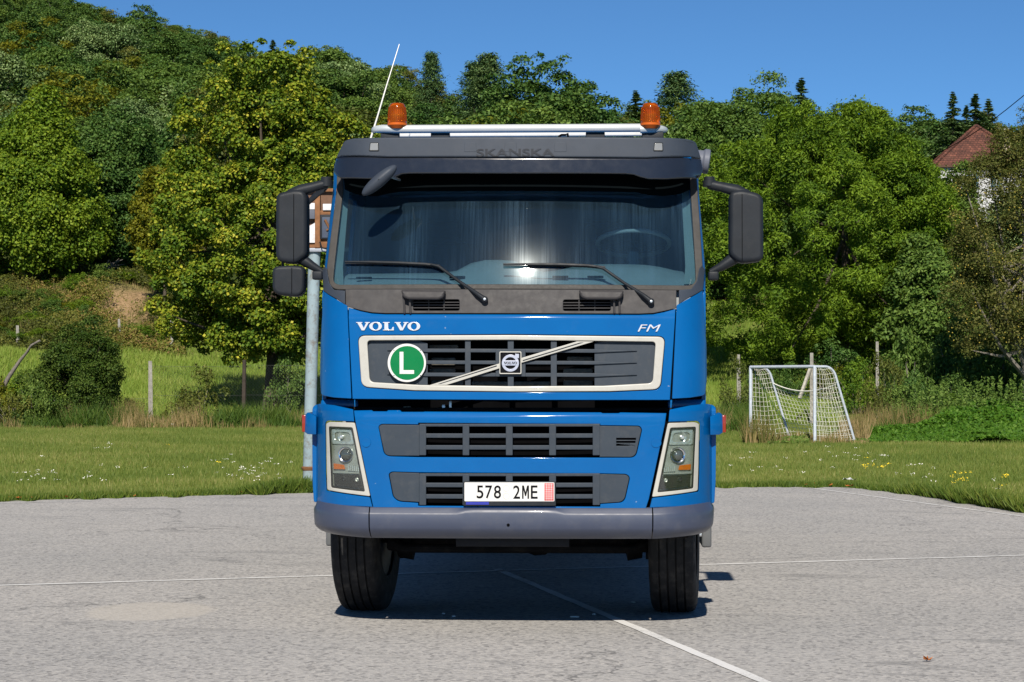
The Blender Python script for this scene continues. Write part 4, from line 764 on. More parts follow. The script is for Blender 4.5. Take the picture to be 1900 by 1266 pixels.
def court_mat():
    m, nt, b = nodes('old_asphalt'); v = coords(nt)
    a = noise(nt, 0.28, 6, 0.6, v); s = noise(nt, 0.9, 6, 0.65, coords(nt, (0.35, 1.6, 1))); g = noise(nt, 20, 8, 1.0, v); g2 = noise(nt, 210, 2, 0.6, v)
    vo = nd(nt, 'ShaderNodeTexVoronoi'); vo.inputs['Scale'].default_value = 42; nt.links.new(v, vo.inputs['Vector'])
    c = ramp(nt, a.outputs[0], [(0.3, (0.315, 0.309, 0.302)), (0.55, (0.365, 0.353, 0.340)), (0.75, (0.395, 0.378, 0.36))]).outputs[0]
    c = mix(nt, ramp(nt, s.outputs[0], [(0.58, (0, 0, 0)), (0.75, (0.45, 0.45, 0.45))]).outputs[0], c, (0.17, 0.17, 0.17))
    c = mix(nt, 0.85, c, ramp(nt, g.outputs[0], [(0.30, (0.30, 0.30, 0.30)), (0.48, (0.95, 0.95, 0.95)), (0.70, (1.5, 1.48, 1.44))]).outputs[0], 'MULTIPLY')
    c = mix(nt, 0.6, c, ramp(nt, vo.outputs['Color'], [(0.1, (0.30, 0.30, 0.31)), (0.40, (1, 1, 1)), (0.9, (1.35, 1.33, 1.28))]).outputs[0], 'MULTIPLY')
    # scuffs: long thin dark drags
    w = nd(nt, 'ShaderNodeTexNoise'); w.inputs['Scale'].default_value = 0.55; w.inputs['Detail'].default_value = 3; nt.links.new(coords(nt, (0.25, 1.5, 1)), w.inputs['Vector'])
    sub = nd(nt, 'ShaderNodeMath', operation='SUBTRACT'); nt.links.new(w.outputs[0], sub.inputs[0]); sub.inputs[1].default_value = 0.5
    ab = nd(nt, 'ShaderNodeMath', operation='ABSOLUTE'); nt.links.new(sub.outputs[0], ab.inputs[0])
    line = ramp(nt, ab.outputs[0], [(0.0, (0.5, 0.5, 0.5)), (0.018, (0, 0, 0))]).outputs[0]
    brk = noise(nt, 0.6, 3, 0.5, v); brr = ramp(nt, brk.outputs[0], [(0.5, (0, 0, 0)), (0.62, (1, 1, 1))]).outputs[0]
    c = mix(nt, mix(nt, 1.0, line, brr, 'MULTIPLY'), c, (0.14, 0.14, 0.14))
    vc = nd(nt, 'ShaderNodeTexVoronoi', feature='DISTANCE_TO_EDGE'); vc.inputs['Scale'].default_value = 0.16; wv_ = noise(nt, 1.3, 5, 0.6, v); wa_ = nd(nt, 'ShaderNodeVectorMath', operation='MULTIPLY_ADD'); wa_.inputs[1].default_value = (1.6, 1.6, 0); nt.links.new(wv_.outputs['Color'], wa_.inputs[0]); nt.links.new(v, wa_.inputs[2]); nt.links.new(wa_.outputs[0], vc.inputs['Vector'])
    ck = ramp(nt, vc.outputs['Distance'], [(0.0, (0.75, 0.75, 0.75)), (0.0035, (0, 0, 0))]).outputs[0]; bk2 = noise(nt, 0.33, 2, 0.5, v); ckm = ramp(nt, bk2.outputs[0], [(0.50, (0, 0, 0)), (0.58, (1, 1, 1))]).outputs[0]
    c = mix(nt, mix(nt, 1.0, ck, ckm, 'MULTIPLY'), c, (0.10, 0.10, 0.10))
    sp = noise(nt, 1.7, 4, 0.6, v); c = mix(nt, ramp(nt, sp.outputs[0], [(0.68, (0, 0, 0)), (0.80, (0.3, 0.3, 0.3))]).outputs[0], c, (0.19, 0.185, 0.18))
    # pale dried puddle
    pud = gnd(305, 1131); sx = (gnd(432, 1131) - gnd(180, 1131)).length / 2; sy = (gnd(305, 1114) - gnd(305, 1149)).length / 2
    tc = nd(nt, 'ShaderNodeTexCoord'); mp = nd(nt, 'ShaderNodeMapping', vector_type='TEXTURE'); mp.inputs['Location'].default_value = (pud.x, pud.y, 0); mp.inputs['Rotation'].default_value = (0, 0, YAW); mp.inputs['Scale'].default_value = (sx, sy, 1)
    nt.links.new(tc.outputs['Object'], mp.inputs[0]); wob = noise(nt, 1.2, 3, 0.5, mp.outputs[0]); av = nd(nt, 'ShaderNodeVectorMath', operation='MULTIPLY_ADD'); av.inputs[1].default_value = (0.35, 0.35, 0); nt.links.new(wob.outputs['Color'], av.inputs[0]); nt.links.new(mp.outputs[0], av.inputs[2])
    ln = nd(nt, 'ShaderNodeVectorMath', operation='LENGTH'); nt.links.new(av.outputs[0], ln.inputs[0]); pr = ramp(nt, ln.outputs['Value'], [(0.84, (0.62, 0.62, 0.62)), (1.08, (0, 0, 0))])
    c = mix(nt, pr.outputs[0], c, (0.47, 0.435, 0.385))
    nt.links.new(c, b.inputs['Base Color']); b.inputs['Roughness'].default_value = 0.92; b.inputs['Specular IOR Level'].default_value = 0.2
    bp = nd(nt, 'ShaderNodeBump'); bp.inputs['Strength'].default_value = 0.5; bp.inputs['Distance'].default_value = 0.006; nt.links.new(vo.outputs['Distance'], bp.inputs['Height']); nt.links.new(bp.outputs[0], b.inputs['Normal'])
    return m
cme = bpy.data.meshes.new('court'); bm = bmesh.new(); vs_ = [bm.verts.new(p) for p in poly]; f_ = bm.faces.new(vs_); bmesh.ops.triangulate(bm, faces=[f_]); bmesh.ops.recalc_face_normals(bm, faces=bm.faces)
for f in bm.faces:
    if f.normal.z < 0: f.normal_flip()
bm.to_mesh(cme); bm.free(); court = link('asphalt_court', cme, court_mat()); tag(court, kind='structure')
def line_mat():
    m, nt, b = nodes('worn_line_paint'); v = coords(nt); g = noise(nt, 70, 5, 0.75, v); a = noise(nt, 2.5, 4, 0.6, v)
    ad = nd(nt, 'ShaderNodeMath', operation='ADD'); nt.links.new(g.outputs[0], ad.inputs[0]); nt.links.new(a.outputs[0], ad.inputs[1])
    c = ramp(nt, ad.outputs[0], [(0.78 / 1, (0.42, 0.415, 0.40)), (0.97, (0.68, 0.67, 0.65))]); nt.links.new(c.outputs[0], b.inputs['Base Color']); b.inputs['Roughness'].default_value = 0.85; return m
LM = line_mat()
def gline(p0, p1, wd):
    a = gnd(*p0); b = gnd(*p1); t = (b - a).normalized(); nrm = Vector((-t.y, t.x, 0)); k = int((b - a).length / 0.25) + 2; v = []; 
    for i in range(k):
        q = a.lerp(b, i / (k - 1)); e = random.uniform(-0.006, 0.006); e2 = random.uniform(-0.006, 0.006); v += [q + nrm * (wd / 2 + e) + Vector((0, 0, 0.004)), q - nrm * (wd / 2 + e2) + Vector((0, 0, 0.004))]
    o = link('painted_line', np_mesh('painted_line', v, [(2 * i, 2 * i + 1, 2 * i + 3, 2 * i + 2) for i in range(k - 1)]), LM, court); return o
gline((-1200, 1122.4), (2900, 1001.6), 0.07); gline((922, 1056.5), (2200, 1596.5), 0.068); gline((1500, 905.5), (2100, 986), 0.05); gline((-300, 941), (170, 930), 0.05)

# ---- leaves, crowns, trees
def leaf_mat(name, stops, trans=0.3, rough=0.55, spec=0.16):
    m, nt, b = nodes(name); out = nt.nodes['Material Output']; at_ = nd(nt, 'ShaderNodeAttribute', attribute_name='rnd')
    oi = nd(nt, 'ShaderNodeObjectInfo'); r = ramp(nt, at_.outputs['Fac'], stops); h = nd(nt, 'ShaderNodeHueSaturation')
    mr_ = nd(nt, 'ShaderNodeMapRange'); nt.links.new(oi.outputs['Random'], mr_.inputs[0]); mr_.inputs[3].default_value = 0.485; mr_.inputs[4].default_value = 0.515; nt.links.new(mr_.outputs[0], h.inputs['Hue'])
    mv = nd(nt, 'ShaderNodeMapRange'); nt.links.new(oi.outputs['Random'], mv.inputs[0]); mv.inputs[3].default_value = 1.15; mv.inputs[4].default_value = 0.82; nt.links.new(mv.outputs[0], h.inputs['Value'])
    nt.links.new(r.outputs[0], h.inputs['Color']); nt.links.new(h.outputs[0], b.inputs['Base Color']); b.inputs['Roughness'].default_value = rough; b.inputs['Specular IOR Level'].default_value = spec
    tl = nd(nt, 'ShaderNodeBsdfTranslucent'); tm = mix(nt, 1.0, h.outputs[0], (1.5, 1.35, 0.5), 'MULTIPLY'); nt.links.new(tm, tl.inputs[0])
    ms = nd(nt, 'ShaderNodeMixShader'); ms.inputs[0].default_value = trans; nt.links.new(b.outputs[0], ms.inputs[1]); nt.links.new(tl.outputs[0], ms.inputs[2]); nt.links.new(ms.outputs[0], out.inputs[0]); return m
def unit(a): return a / np.maximum(np.linalg.norm(a, axis=-1, keepdims=True), 1e-9)
def leaves(c, nrm, size, asp=0.6, droop=0.25, r_=rng, along=None):
    """kite-shaped leaves folded along the midrib; returns vertices (4 each) and triangles (2 each)"""
    N = len(c); nrm = unit(nrm); t = along if along is not None else r_.normal(size=(N, 3)); t = unit(t - nrm * (t * nrm).sum(1, keepdims=True)); b = np.cross(nrm, t); s = np.asarray(size).reshape(-1, 1) * np.ones((N, 1))
    v = np.empty((N, 4, 3)); v[:, 0] = c - t * s * 0.5; v[:, 2] = c + t * s * 0.5 - nrm * s * droop; m = c + t * s * 0.02 + nrm * s * 0.10
    v[:, 1] = m + b * s * asp * 0.5 - nrm * s * 0.14; v[:, 3] = m - b * s * asp * 0.5 - nrm * s * 0.14
    i = np.arange(N)[:, None] * 4; f = np.concatenate([i + [0, 1, 2], i + [0, 2, 3]], 1).reshape(-1, 3); return v.reshape(-1, 3), f
def crown_pts(center, rad, nclump, per, crad, r_=rng, shell=0.55, flat=0.75, profile=None, lobes=7, up=0.45):
    """leaf positions: clumps set through the outer part of a lobed crown, leaves on each clump's sunny shell"""
    center = np.array(center); rad = np.array(rad); L = unit(r_.normal(size=(lobes, 3))); Lg = r_.uniform(0.10, 0.42, lobes)
    d = unit(r_.normal(size=(nclump, 3))); k = shell + (1 - shell) * r_.random(nclump) ** 0.6
    lob = 0.74 + (np.maximum(0, d @ L.T) ** 9 * Lg).sum(1) + 0.06 * np.sin(d[:, 0] * 9 + d[:, 2] * 7)
    P = d * (k * lob)[:, None]
    if profile is not None: P[:, :2] *= profile(P[:, 2])[:, None]
    out = r_.random(nclump) < 0.16; P[out] = (d * (lob * r_.uniform(0.98, 1.10, nclump))[:, None])[out]; P[out, :2] *= (profile(P[out, 2])[:, None] if profile is not None else 1.0)
    cc = center + P * rad; cr = crad * r_.uniform(0.6, 1.35, nclump) * np.where(out, 0.62, 1.0)
    nl = r_.poisson(per * (cr / crad) ** 2); idx = np.repeat(np.arange(nclump), nl); N = len(idx)
    dirs = unit(r_.normal(size=(N, 3)) + unit(cc - center)[idx] * 0.75 + np.array([0, 0, up])); rr = r_.uniform(0.3, 1.0, N) ** 0.6 * np.where(r_.random(N) < 0.08, 1.35, 1.0)
    p = cc[idx] + dirs * (cr[idx] * rr)[:, None] * np.array([1, 1, flat]); nrm = dirs * 0.7 + np.array([0, 0, 0.55]) + r_.normal(size=(N, 3)) * 0.55
    shade = 0.5 + 0.19 * r_.normal(size=N) + 0.10 * r_.normal(size=nclump)[idx]
    return p, nrm, np.clip(shade, 0, 1), cc, cr
BARK = MAT('bark', (0.075, 0.06, 0.045), 0.95, var=0.35, scale=14, bump=0.8, bscale=40)
BARKG = MAT('grey_bark', (0.19, 0.17, 0.145), 0.95, var=0.3, scale=14, bump=0.8, bscale=40)
def limbs(base, top, r0, targets, r_=rng, n=7):
    mb = MB(); base = Vector(base); top = Vector(top); K = 9; tp = []
    for k in range(K): t = k / (K - 1); q = base.lerp(top, t); tp.append(q + Vector((math.sin(t * 5 + base.x) * 0.03, math.cos(t * 4 + base.y) * 0.03, 0)) * (top - base).length * t * 0.5)
    mb.tube([tp[0] - Vector((0, 0, 0.3))] + tp, [r0 * 1.5] + [r0 * (1.25 if k == 0 else 1 - 0.82 * k / (K - 1)) for k in range(K)], 9)
    for T in targets:
        T = Vector(T); t = r_.uniform(0.2, 0.8); i = t * (K - 1); a = tp[int(i)].lerp(tp[min(int(i) + 1, K - 1)], i % 1); rr = r0 * (1 - 0.82 * t) * 0.6; m = a.lerp(T, 0.5) + Vector((0, 0, -0.08 * (T - a).length))
        mb.tube([a, a.lerp(m, 0.55) , m, m.lerp(T, 0.6), T], [rr, rr * 0.8, rr * 0.6, rr * 0.35, rr * 0.12], 5, cap=False)
    return mb
def tree_mesh(crowns, size, asp=0.6, droop=0.25):
    V = []; F = []; S_ = []; n0 = 0
    for (p, nrm, sh) in crowns:
        v, f = leaves(p, nrm, size * rng.uniform(0.65, 1.25, len(p)), asp, droop); V.append(v); F.append(f + n0); n0 += len(v); S_.append(np.repeat(sh, 2))
    me = np_mesh('crown', np.concatenate(V), np.concatenate(F)); fattr(me, 'rnd', np.concatenate(S_)); return me
LMA = leaf_mat('maple_leaves', [(0.12, (0.0530, 0.1045, 0.0106)), (0.46, (0.1375, 0.2019, 0.0164)), (0.74, (0.2734, 0.2974, 0.0234)), (0.97, (0.5113, 0.4507, 0.0526))], 0.22)
LWA = leaf_mat('walnut_leaves', [(0.15, (0.0374, 0.0933, 0.0085)), (0.5, (0.0849, 0.1713, 0.0126)), (0.85, (0.1559, 0.2607, 0.0232))], 0.35)
LBR = leaf_mat('bright_leaves', [(0.15, (0.0499, 0.1108, 0.0103)), (0.5, (0.1211, 0.2070, 0.0172)), (0.85, (0.2138, 0.2956, 0.0275))], 0.35)
LDK = leaf_mat('dark_leaves', [(0.15, (0.0287, 0.0716, 0.0145)), (0.5, (0.0606, 0.1252, 0.0246)), (0.85, (0.1196, 0.1968, 0.0434))], 0.25)
LMD = leaf_mat('mid_leaves', [(0.15, (0.0435, 0.0924, 0.0163)), (0.5, (0.0938, 0.1637, 0.0295)), (0.85, (0.1673, 0.2503, 0.0524))], 0.28)
LSV = leaf_mat('pale_leaves', [(0.15, (0.0585, 0.1099, 0.0315)), (0.5, (0.1254, 0.1988, 0.0631)), (0.88, (0.2840, 0.3786, 0.1576))], 0.2)
LOL = leaf_mat('olive_leaves', [(0.15, (0.0544, 0.0708, 0.0138)), (0.5, (0.1089, 0.1355, 0.0253)), (0.85, (0.1814, 0.1842, 0.0438))], 0.25)
LYE = leaf_mat('yellow_leaves', [(0.15, (0.0583, 0.0771, 0.0069)), (0.5, (0.1312, 0.1487, 0.0103)), (0.85, (0.2138, 0.2093, 0.0173))], 0.3)
LNE = leaf_mat('needles', [(0.15, (0.0345, 0.0757, 0.0262)), (0.5, (0.0748, 0.1352, 0.0437)), (0.85, (0.1580, 0.2298, 0.0764))], 0.08, 0.6)
LAP = leaf_mat('apple_leaves', [(0.12, (0.0442, 0.0600, 0.0126)), (0.5, (0.0938, 0.1104, 0.0234)), (0.86, (0.1766, 0.1620, 0.0450))], 0.25)
LBU = leaf_mat('bush_leaves', [(0.15, (0.0270, 0.0552, 0.0088)), (0.5, (0.0648, 0.1092, 0.0154)), (0.85, (0.1350, 0.1782, 0.0330))], 0.25)
LSC = leaf_mat('scrub_leaves', [(0.1, (0.0490, 0.0562, 0.0130)), (0.35, (0.1050, 0.1187, 0.0208)), (0.6, (0.1820, 0.1750, 0.0325)), (0.8, (0.2380, 0.1500, 0.0520)), (0.95, (0.3080, 0.1875, 0.0910))], 0.2)
LNT = leaf_mat('nettle_leaves', [(0.15, (0.0455, 0.1105, 0.0104)), (0.5, (0.0910, 0.1885, 0.0156)), (0.85, (0.1560, 0.2600, 0.0325))], 0.35)

def near_tree(name, label, px, depth, ytop, width_px, ybase_crown, mat, leaf, asp, nclump, per, crad, profile=None, cat='tree', bark=None, trunk=True, lobes=8, lean=0.0, r0=None, seed=1, shell=0.5, droop=0.25, targets=22, depthk=0.9, group=None):
    r_ = np.random.default_rng(seed); g = place(px, depth); zt_ = CAM.z + (705 - ytop) / FPX * depth; zb_ = CAM.z + (705 - ybase_crown) / FPX * depth; W = width_px / FPX * depth / 2
    cz = (zt_ + zb_) / 2; root = empty(name, g); tag(root, label, cat, group)
    p, nrm, sh, cc, cr = crown_pts((lean, 0, cz - g.z), (W * 0.97, W * depthk, (zt_ - zb_) / 2 * 0.97), nclump, per, crad, r_, shell, 0.75, profile, lobes)
    link('crown', tree_mesh([(p, nrm, sh)], leaf, asp, droop), mat, root)
    if trunk:
        tg = cc[r_.choice(len(cc), targets, replace=False)]; limbs((0, 0, -0.2), (lean, 0, (cz - g.z) + (zt_ - zb_) * 0.22), r0 or W * 0.055, tg, r_).build('trunk', bark or BARK, root, sm=60)
    return root
egg = lambda z: np.clip(1.08 - 0.30 * z - 0.12 * z * z, 0.2, 1.3)
near_tree('maple_tree', 'tall yellowing maple with dense round crown behind the blue pole', 502, 76, 134, 420, 742, LMA, 0.118, 0.95, 620, 420, 0.58, lambda z: np.clip(1.02 - 0.10 * z - np.where(z < 0, 0.45, 0.08) * z * z, 0.2, 1.3), lobes=18, lean=0.25, seed=3, r0=0.30, targets=30, shell=0.55)
near_tree('walnut_tree', 'broad bright green walnut tree behind the football goal', 1568, 90, 134, 545, 700, LWA, 0.18, 0.36, 820, 370, 0.68, lambda z: np.clip(1.05 - 0.06 * z - np.where(z < 0, 0.30, 0.12) * z * z, 0.3, 1.25), lobes=15, seed=5, r0=0.32, targets=10, shell=0.5, droop=0.32)
near_tree('apple_tree', 'sparse brownish apple tree with yellow fruit at the right edge', 1905, 68, 175, 350, 725, LAP, 0.09, 0.5, 430, 280, 0.55, lambda z: np.clip(0.95 - 0.48 * z, 0.25, 1.4), lobes=9, seed=8, r0=0.2, bark=BARKG, targets=46, shell=0.35)
near_tree('lime_tree', 'bright yellow-green tree at the left edge of the photo', 55, 118, 165, 245, 540, LBR, 0.19, 0.7, 340, 340, 0.95, egg, lobes=14, seed=11, targets=22)
near_tree('oak_tree', 'dark green oak standing between the lime and the maple', 200, 124, 190, 170, 520, LDK, 0.19, 0.6, 320, 300, 0.88, None, lobes=13, seed=12)
near_tree('ash_tree', 'yellowish small tree tucked behind the maple crown', 305, 112, 290, 130, 520, LYE, 0.22, 0.5, 200, 170, 0.75, None, seed=13)
near_tree('field_maple', 'slim dark tree at the back of the bank', 250, 128, 250, 120, 500, LMD, 0.24, 0.6, 190, 170, 0.85, None, seed=14)
near_tree('hazel_tree', 'rounded green tree close behind the right mirror', 1370, 128, 165, 260, 535, LMD, 0.20, 0.6, 400, 290, 0.98, None, seed=15, lobes=14)
near_tree('cherry_tree', 'dark green tree half hidden between the walnut and the apple tree', 1735, 84, 420, 190, 720, LMD, 0.18, 0.6, 240, 170, 0.55, None, seed=16)
near_tree('elder_tree', 'small green tree hiding the lower wall of the house', 1772, 122, 312, 90, 520, LMD, 0.22, 0.55, 150, 150, 0.75, None, seed=19)
near_tree('hedge_tree', 'pale green tree between the apple tree and the house', 1885, 118, 350, 130, 540, LSV, 0.22, 0.55, 180, 150, 0.8, None, seed=20)
# yellow fruit on the apple tree
ap = [o for o in COL.objects if o.name == 'apple_tree'][0]; fr = MB(); r_ = random.Random(4)
import itertools
for k in range(120):
    px_ = r_.uniform(1760, 1900); py_ = r_.uniform(330, 640); p = far(px_, py_, 68 + r_.uniform(-3.6, -1.5)) - ap.location; s = 0.03
    fr.add([p + Vector((s, 0, 0)), p + Vector((-s, 0, 0)), p + Vector((0, s, 0)), p + Vector((0, -s, 0)), p + Vector((0, 0, s)), p + Vector((0, 0, -s))], [(0, 2, 4), (2, 1, 4), (1, 3, 4), (3, 0, 4), (2, 0, 5), (1, 2, 5), (3, 1, 5), (0, 3, 5)])
fo_ = fr.build('fruit', MAT('yellow_fruit', (0.32, 0.25, 0.04), 0.5), ap, sm=80); tag(fo_, kind='stuff')

# ---- hillside wood: one tree of each kind, then copies
def proto(kind, seed):
    r_ = np.random.default_rng(seed)
    if kind == 'spruce' or kind == 'pine':
        H = 13.0; P = []; Nn = []; S_ = []; AL = []; SZ = []
        nb = 260 if kind == 'spruce' else 150
        for k in range(nb):
            t = r_.random() ** 0.8; z = H * (0.08 + 0.9 * t) if kind == 'spruce' else H * (0.35 + 0.62 * t)
            R_ = (2.7 * (1 - t) ** 1.1 * r_.uniform(0.75, 1.1) + 0.02) if kind == 'spruce' else 2.6 * (1 - t ** 2.2) * r_.uniform(0.4, 1) + 0.3
            a = r_.uniform(0, 6.283); m = 75; q = r_.random(m) ** 0.7; w = r_.normal(size=(m, 3)) * [0.13, 0.13, 0.07] * ((0.22 + 1.3 * (1 - t)) if kind == 'spruce' else 2.2)
            pp = np.stack([np.cos(a) * R_ * q, np.sin(a) * R_ * q, z - q * R_ * (0.28 if kind == 'spruce' else -0.1)], 1) + w
            P.append(pp); Nn.append(r_.normal(size=(m, 3)) * 0.5 + [0, 0, 1]); SZ.append(np.full(m, (0.45 + 0.7 * (1 - t)) if kind == 'spruce' else 1.0)); S_.append(np.clip(0.5 + 0.2 * r_.normal(size=m), 0, 1)); AL.append(np.tile([np.cos(a), np.sin(a), -0.3], (m, 1)) + r_.normal(size=(m, 3)) * 0.5)
        p = np.concatenate(P); v, f = leaves(p, np.concatenate(Nn), 0.34 * np.concatenate(SZ) * r_.uniform(0.6, 1.2, len(p)), 0.28, 0.1, r_, np.concatenate(AL)); me = np_mesh('crown', v, f); fattr(me, 'rnd', np.repeat(np.concatenate(S_), 2))
        tr = MB().tube([(0, 0, -1), (0, 0, H * 0.5), (0, 0, H * 0.97)], [0.22, 0.14, 0.02], 7); return me, tr, LNE, BARK
    H = 11.0; prm = {'oak': (LDK, 0.235, 0.6, 130, 210, 0.95), 'beech': (LMD, 0.23, 0.6, 130, 210, 0.95), 'whitebeam': (LSV, 0.225, 0.55, 130, 200, 0.92), 'hornbeam': (LOL, 0.22, 0.55, 130, 190, 0.9), 'acacia': (LYE, 0.27, 0.5, 120, 115, 0.85), 'thin': (LMD, 0.25, 0.5, 70, 80, 0.75)}[kind]
    p, nrm, sh, cc, cr = crown_pts((0, 0, 6.3), (3.5, 3.5, 4.6) if kind != 'thin' else (2.4, 2.4, 4.8), prm[3], prm[4], prm[5], r_, 0.4, 0.7, egg, 12)
    me = tree_mesh([(p, nrm, sh)], prm[1], prm[2]); return me, limbs((0, 0, -1), (0.3, 0, 8.2), 0.2, cc[r_.choice(len(cc), 12, replace=False)], r_), prm[0], BARKG if kind == 'thin' else BARK
KINDS = {'oak': 'dark green broadleaf tree in the wooded hillside', 'beech': 'mid green broadleaf tree in the wooded hillside', 'whitebeam': 'pale silvery green tree in the wooded hillside', 'hornbeam': 'olive brown tree in the wooded hillside', 'acacia': 'yellow green tree in the wooded hillside', 'thin': 'thin-crowned tree with bare stems in the wooded hillside', 'spruce': 'dark pointed spruce among the trees on the hill', 'pine': 'dark loose-crowned pine among the trees on the hill'}
PROT = {}
for i, k in enumerate(KINDS):
    for j in range(2):
        me, tr, lm, bk = proto(k, 100 + i * 7 + j); me.materials.append(lm); to = tr.build('trunk', bk, None, sm=60); tm = to.data; bpy.data.objects.remove(to); PROT[(k, j)] = (me, tm)
HT = {'spruce': 13.0, 'pine': 13.0}
NAMEK = {'oak': 'dark green broadleaf tree', 'beech': 'mid green broadleaf tree', 'whitebeam': 'pale silvery green tree', 'hornbeam': 'olive brown tree', 'acacia': 'yellow green tree', 'thin': 'thin-crowned bare-stemmed tree', 'spruce': 'dark pointed spruce', 'pine': 'dark loose-crowned pine'}
def wood_tree(kind, j, px, depth, top, sxy=1.0, rz=0.0, label=None):
    g = place(px, depth); H = (CAM.z + (705 - top) / FPX * depth) - g.z; s = H / HT.get(kind, 11.2)
    sxy = sxy * 1.45 if kind == 'spruce' else sxy
    zone = 'at the far left' if px < -40 else 'left of the maple' if px < 300 else 'above the maple' if px < 690 else 'over the roof bar' if px < 950 else 'near the right beacon' if px < 1230 else 'behind the right mirror' if px < 1420 else 'behind the walnut'
    rank = 'low on the hill' if depth < 165 else 'halfway up the hill' if depth < 225 else 'high on the hill'
    lab = label or '%s %s %s' % (NAMEK[kind], rank, zone)
    root = empty({'thin': 'thin_tree'}.get(kind, kind + '_tree'), g - Vector((0, 0, 0.2)), rz); root.scale = (s * sxy, s * sxy, s); tag(root, lab, 'tree', None if label else '%ss %s %s' % (NAMEK[kind], rank, zone))
    me, tm = PROT[(kind, j)]; link('crown', me, None, root); link('trunk', tm, None, root); return root
SKX = [-500, -100, 0, 120, 240, 320, 400, 460, 520, 560, 600, 650, 700, 740, 800, 850, 900, 935, 960, 1010, 1050, 1085, 1110, 1140, 1180, 1210, 1250, 1300, 1340, 1440, 1500, 1560, 1760, 1840, 1900, 2400]
SKY_ = [-200, -120, -70, -35, 0, 28, 45, 72, 78, 88, 72, 90, 108, 98, 95, 112, 100, 168, 112, 118, 112, 160, 178, 196, 168, 188, 138, 168, 152, 182, 150, 190, 190, 180, 195, 200]
def skyline(px): return float(np.interp(px, SKX, SKY_))
r_ = random.Random(21); rows_d = [132, 141, 150, 160, 170, 182, 195, 208, 222, 238, 255, 272, 290, 310, 330]
wk = ['oak'] * 7 + ['beech'] * 6 + ['whitebeam'] * 3 + ['hornbeam'] * 4 + ['acacia'] * 2 + ['thin'] * 2
cnt = 0
for d in rows_d:
    step = 5.4 / d * FPX; px = -460 + r_.uniform(0, step)
    while px < 2360:
        x = px + r_.uniform(-0.35, 0.35) * step; dd = d + r_.uniform(-4, 4); px += step * r_.uniform(0.8, 1.2); g = place(x, dd); gy = 705 - (g.z - CAM.z) / dd * FPX
        if x > 1690 and dd < 158: continue
        H = r_.uniform(8.0, 13.5); top = gy - H / dd * FPX; sk = skyline(x)
        if top < sk + 4: top = sk + r_.uniform(4, 26)
        H = (gy - top) / FPX * dd
        if H < 4.2 or gy < -40: continue
        kind = r_.choice(wk)
        if 900 < x < 1120 and dd < 175 and r_.random() < 0.35: kind = 'acacia'
        if 730 < x < 930 and r_.random() < 0.35: kind = 'thin' if r_.random() < 0.6 else 'hornbeam'
        if 380 < x < 560 and 200 < dd < 290 and r_.random() < 0.3: kind = 'hornbeam'
        wood_tree(kind, r_.randrange(2), x, dd, top, r_.uniform(1.0, 1.35) * min(1.6, max(1.0, 8.5 / H)), r_.uniform(0, 6.28)); cnt += 1
# trees that stand out on the skyline
for (k, x, d, top, w, lab) in (('pine', 905, 210, 92, 1.1, 'tall ragged pine on the skyline left of the centre gap'), ('pine', 880, 225, 108, 1.0, 'shorter pine just left of the tall ragged skyline pine'), ('oak', 985, 200, 108, 1.0, 'round dark tree left of the pair above the roof bar'), ('oak', 1055, 200, 112, 1.05, 'round dark tree right of the pair above the roof bar'), ('beech', 1020, 190, 150, 1.1, 'mid green tree filling between the two round skyline trees'), ('oak', 1092, 190, 168, 1.0, 'dark tree stepping down towards the skyline gap'), ('spruce', 1180, 210, 158, 1.7, 'dark spruce in the dip left of the right beacon'), ('thin', 1200, 215, 172, 0.9, 'thin bare treetop beside the spruce in the dip'), ('pine', 1255, 190, 126, 1.2, 'tall dark pine on the skyline right of the right beacon'), ('acacia', 1245, 165, 176, 0.8, 'small light green tree below the pine right of the beacon'), ('spruce', 1488, 170, 132, 1.4, 'single spruce tip above the left of the walnut crown'), ('spruce', 1770, 165, 158, 1.2, 'slim spruce at the right shoulder of the walnut'), ('spruce', 1812, 165, 162, 1.5, 'tallest spruce directly above the red roof'), ('spruce', 1836, 168, 172, 1.3, 'right-hand spruce above the red roof'), ('spruce', 1795, 172, 184, 1.2, 'lower spruce left of the red roof peak'), ('acacia', 960, 150, 182, 1.4, 'broad yellowing tree rising just above the roof bar'), ('acacia', 905, 152, 196, 1.2, 'lower yellowing tree above the roof bar'), ('pine', 800, 230, 90, 0.8, 'narrow pine on the skyline above the left beacon'), ('spruce', 505, 270, 66, 1.6, 'small spruce tip on the falling left skyline'), ('beech', 615, 235, 70, 1.2, 'bushy tree on the skyline left of the antenna'), ('whitebeam', 640, 225, 80, 1.1, 'pale leafy tree on the skyline left of the antenna'), ('beech', 1320, 160, 152, 1.3, 'broad green tree above the right mirror arm'), ('oak', 1400, 165, 176, 1.3, 'broad dark tree between right mirror and walnut')):
    wood_tree(k, 0, x, d, top, w, x * 0.7, lab)

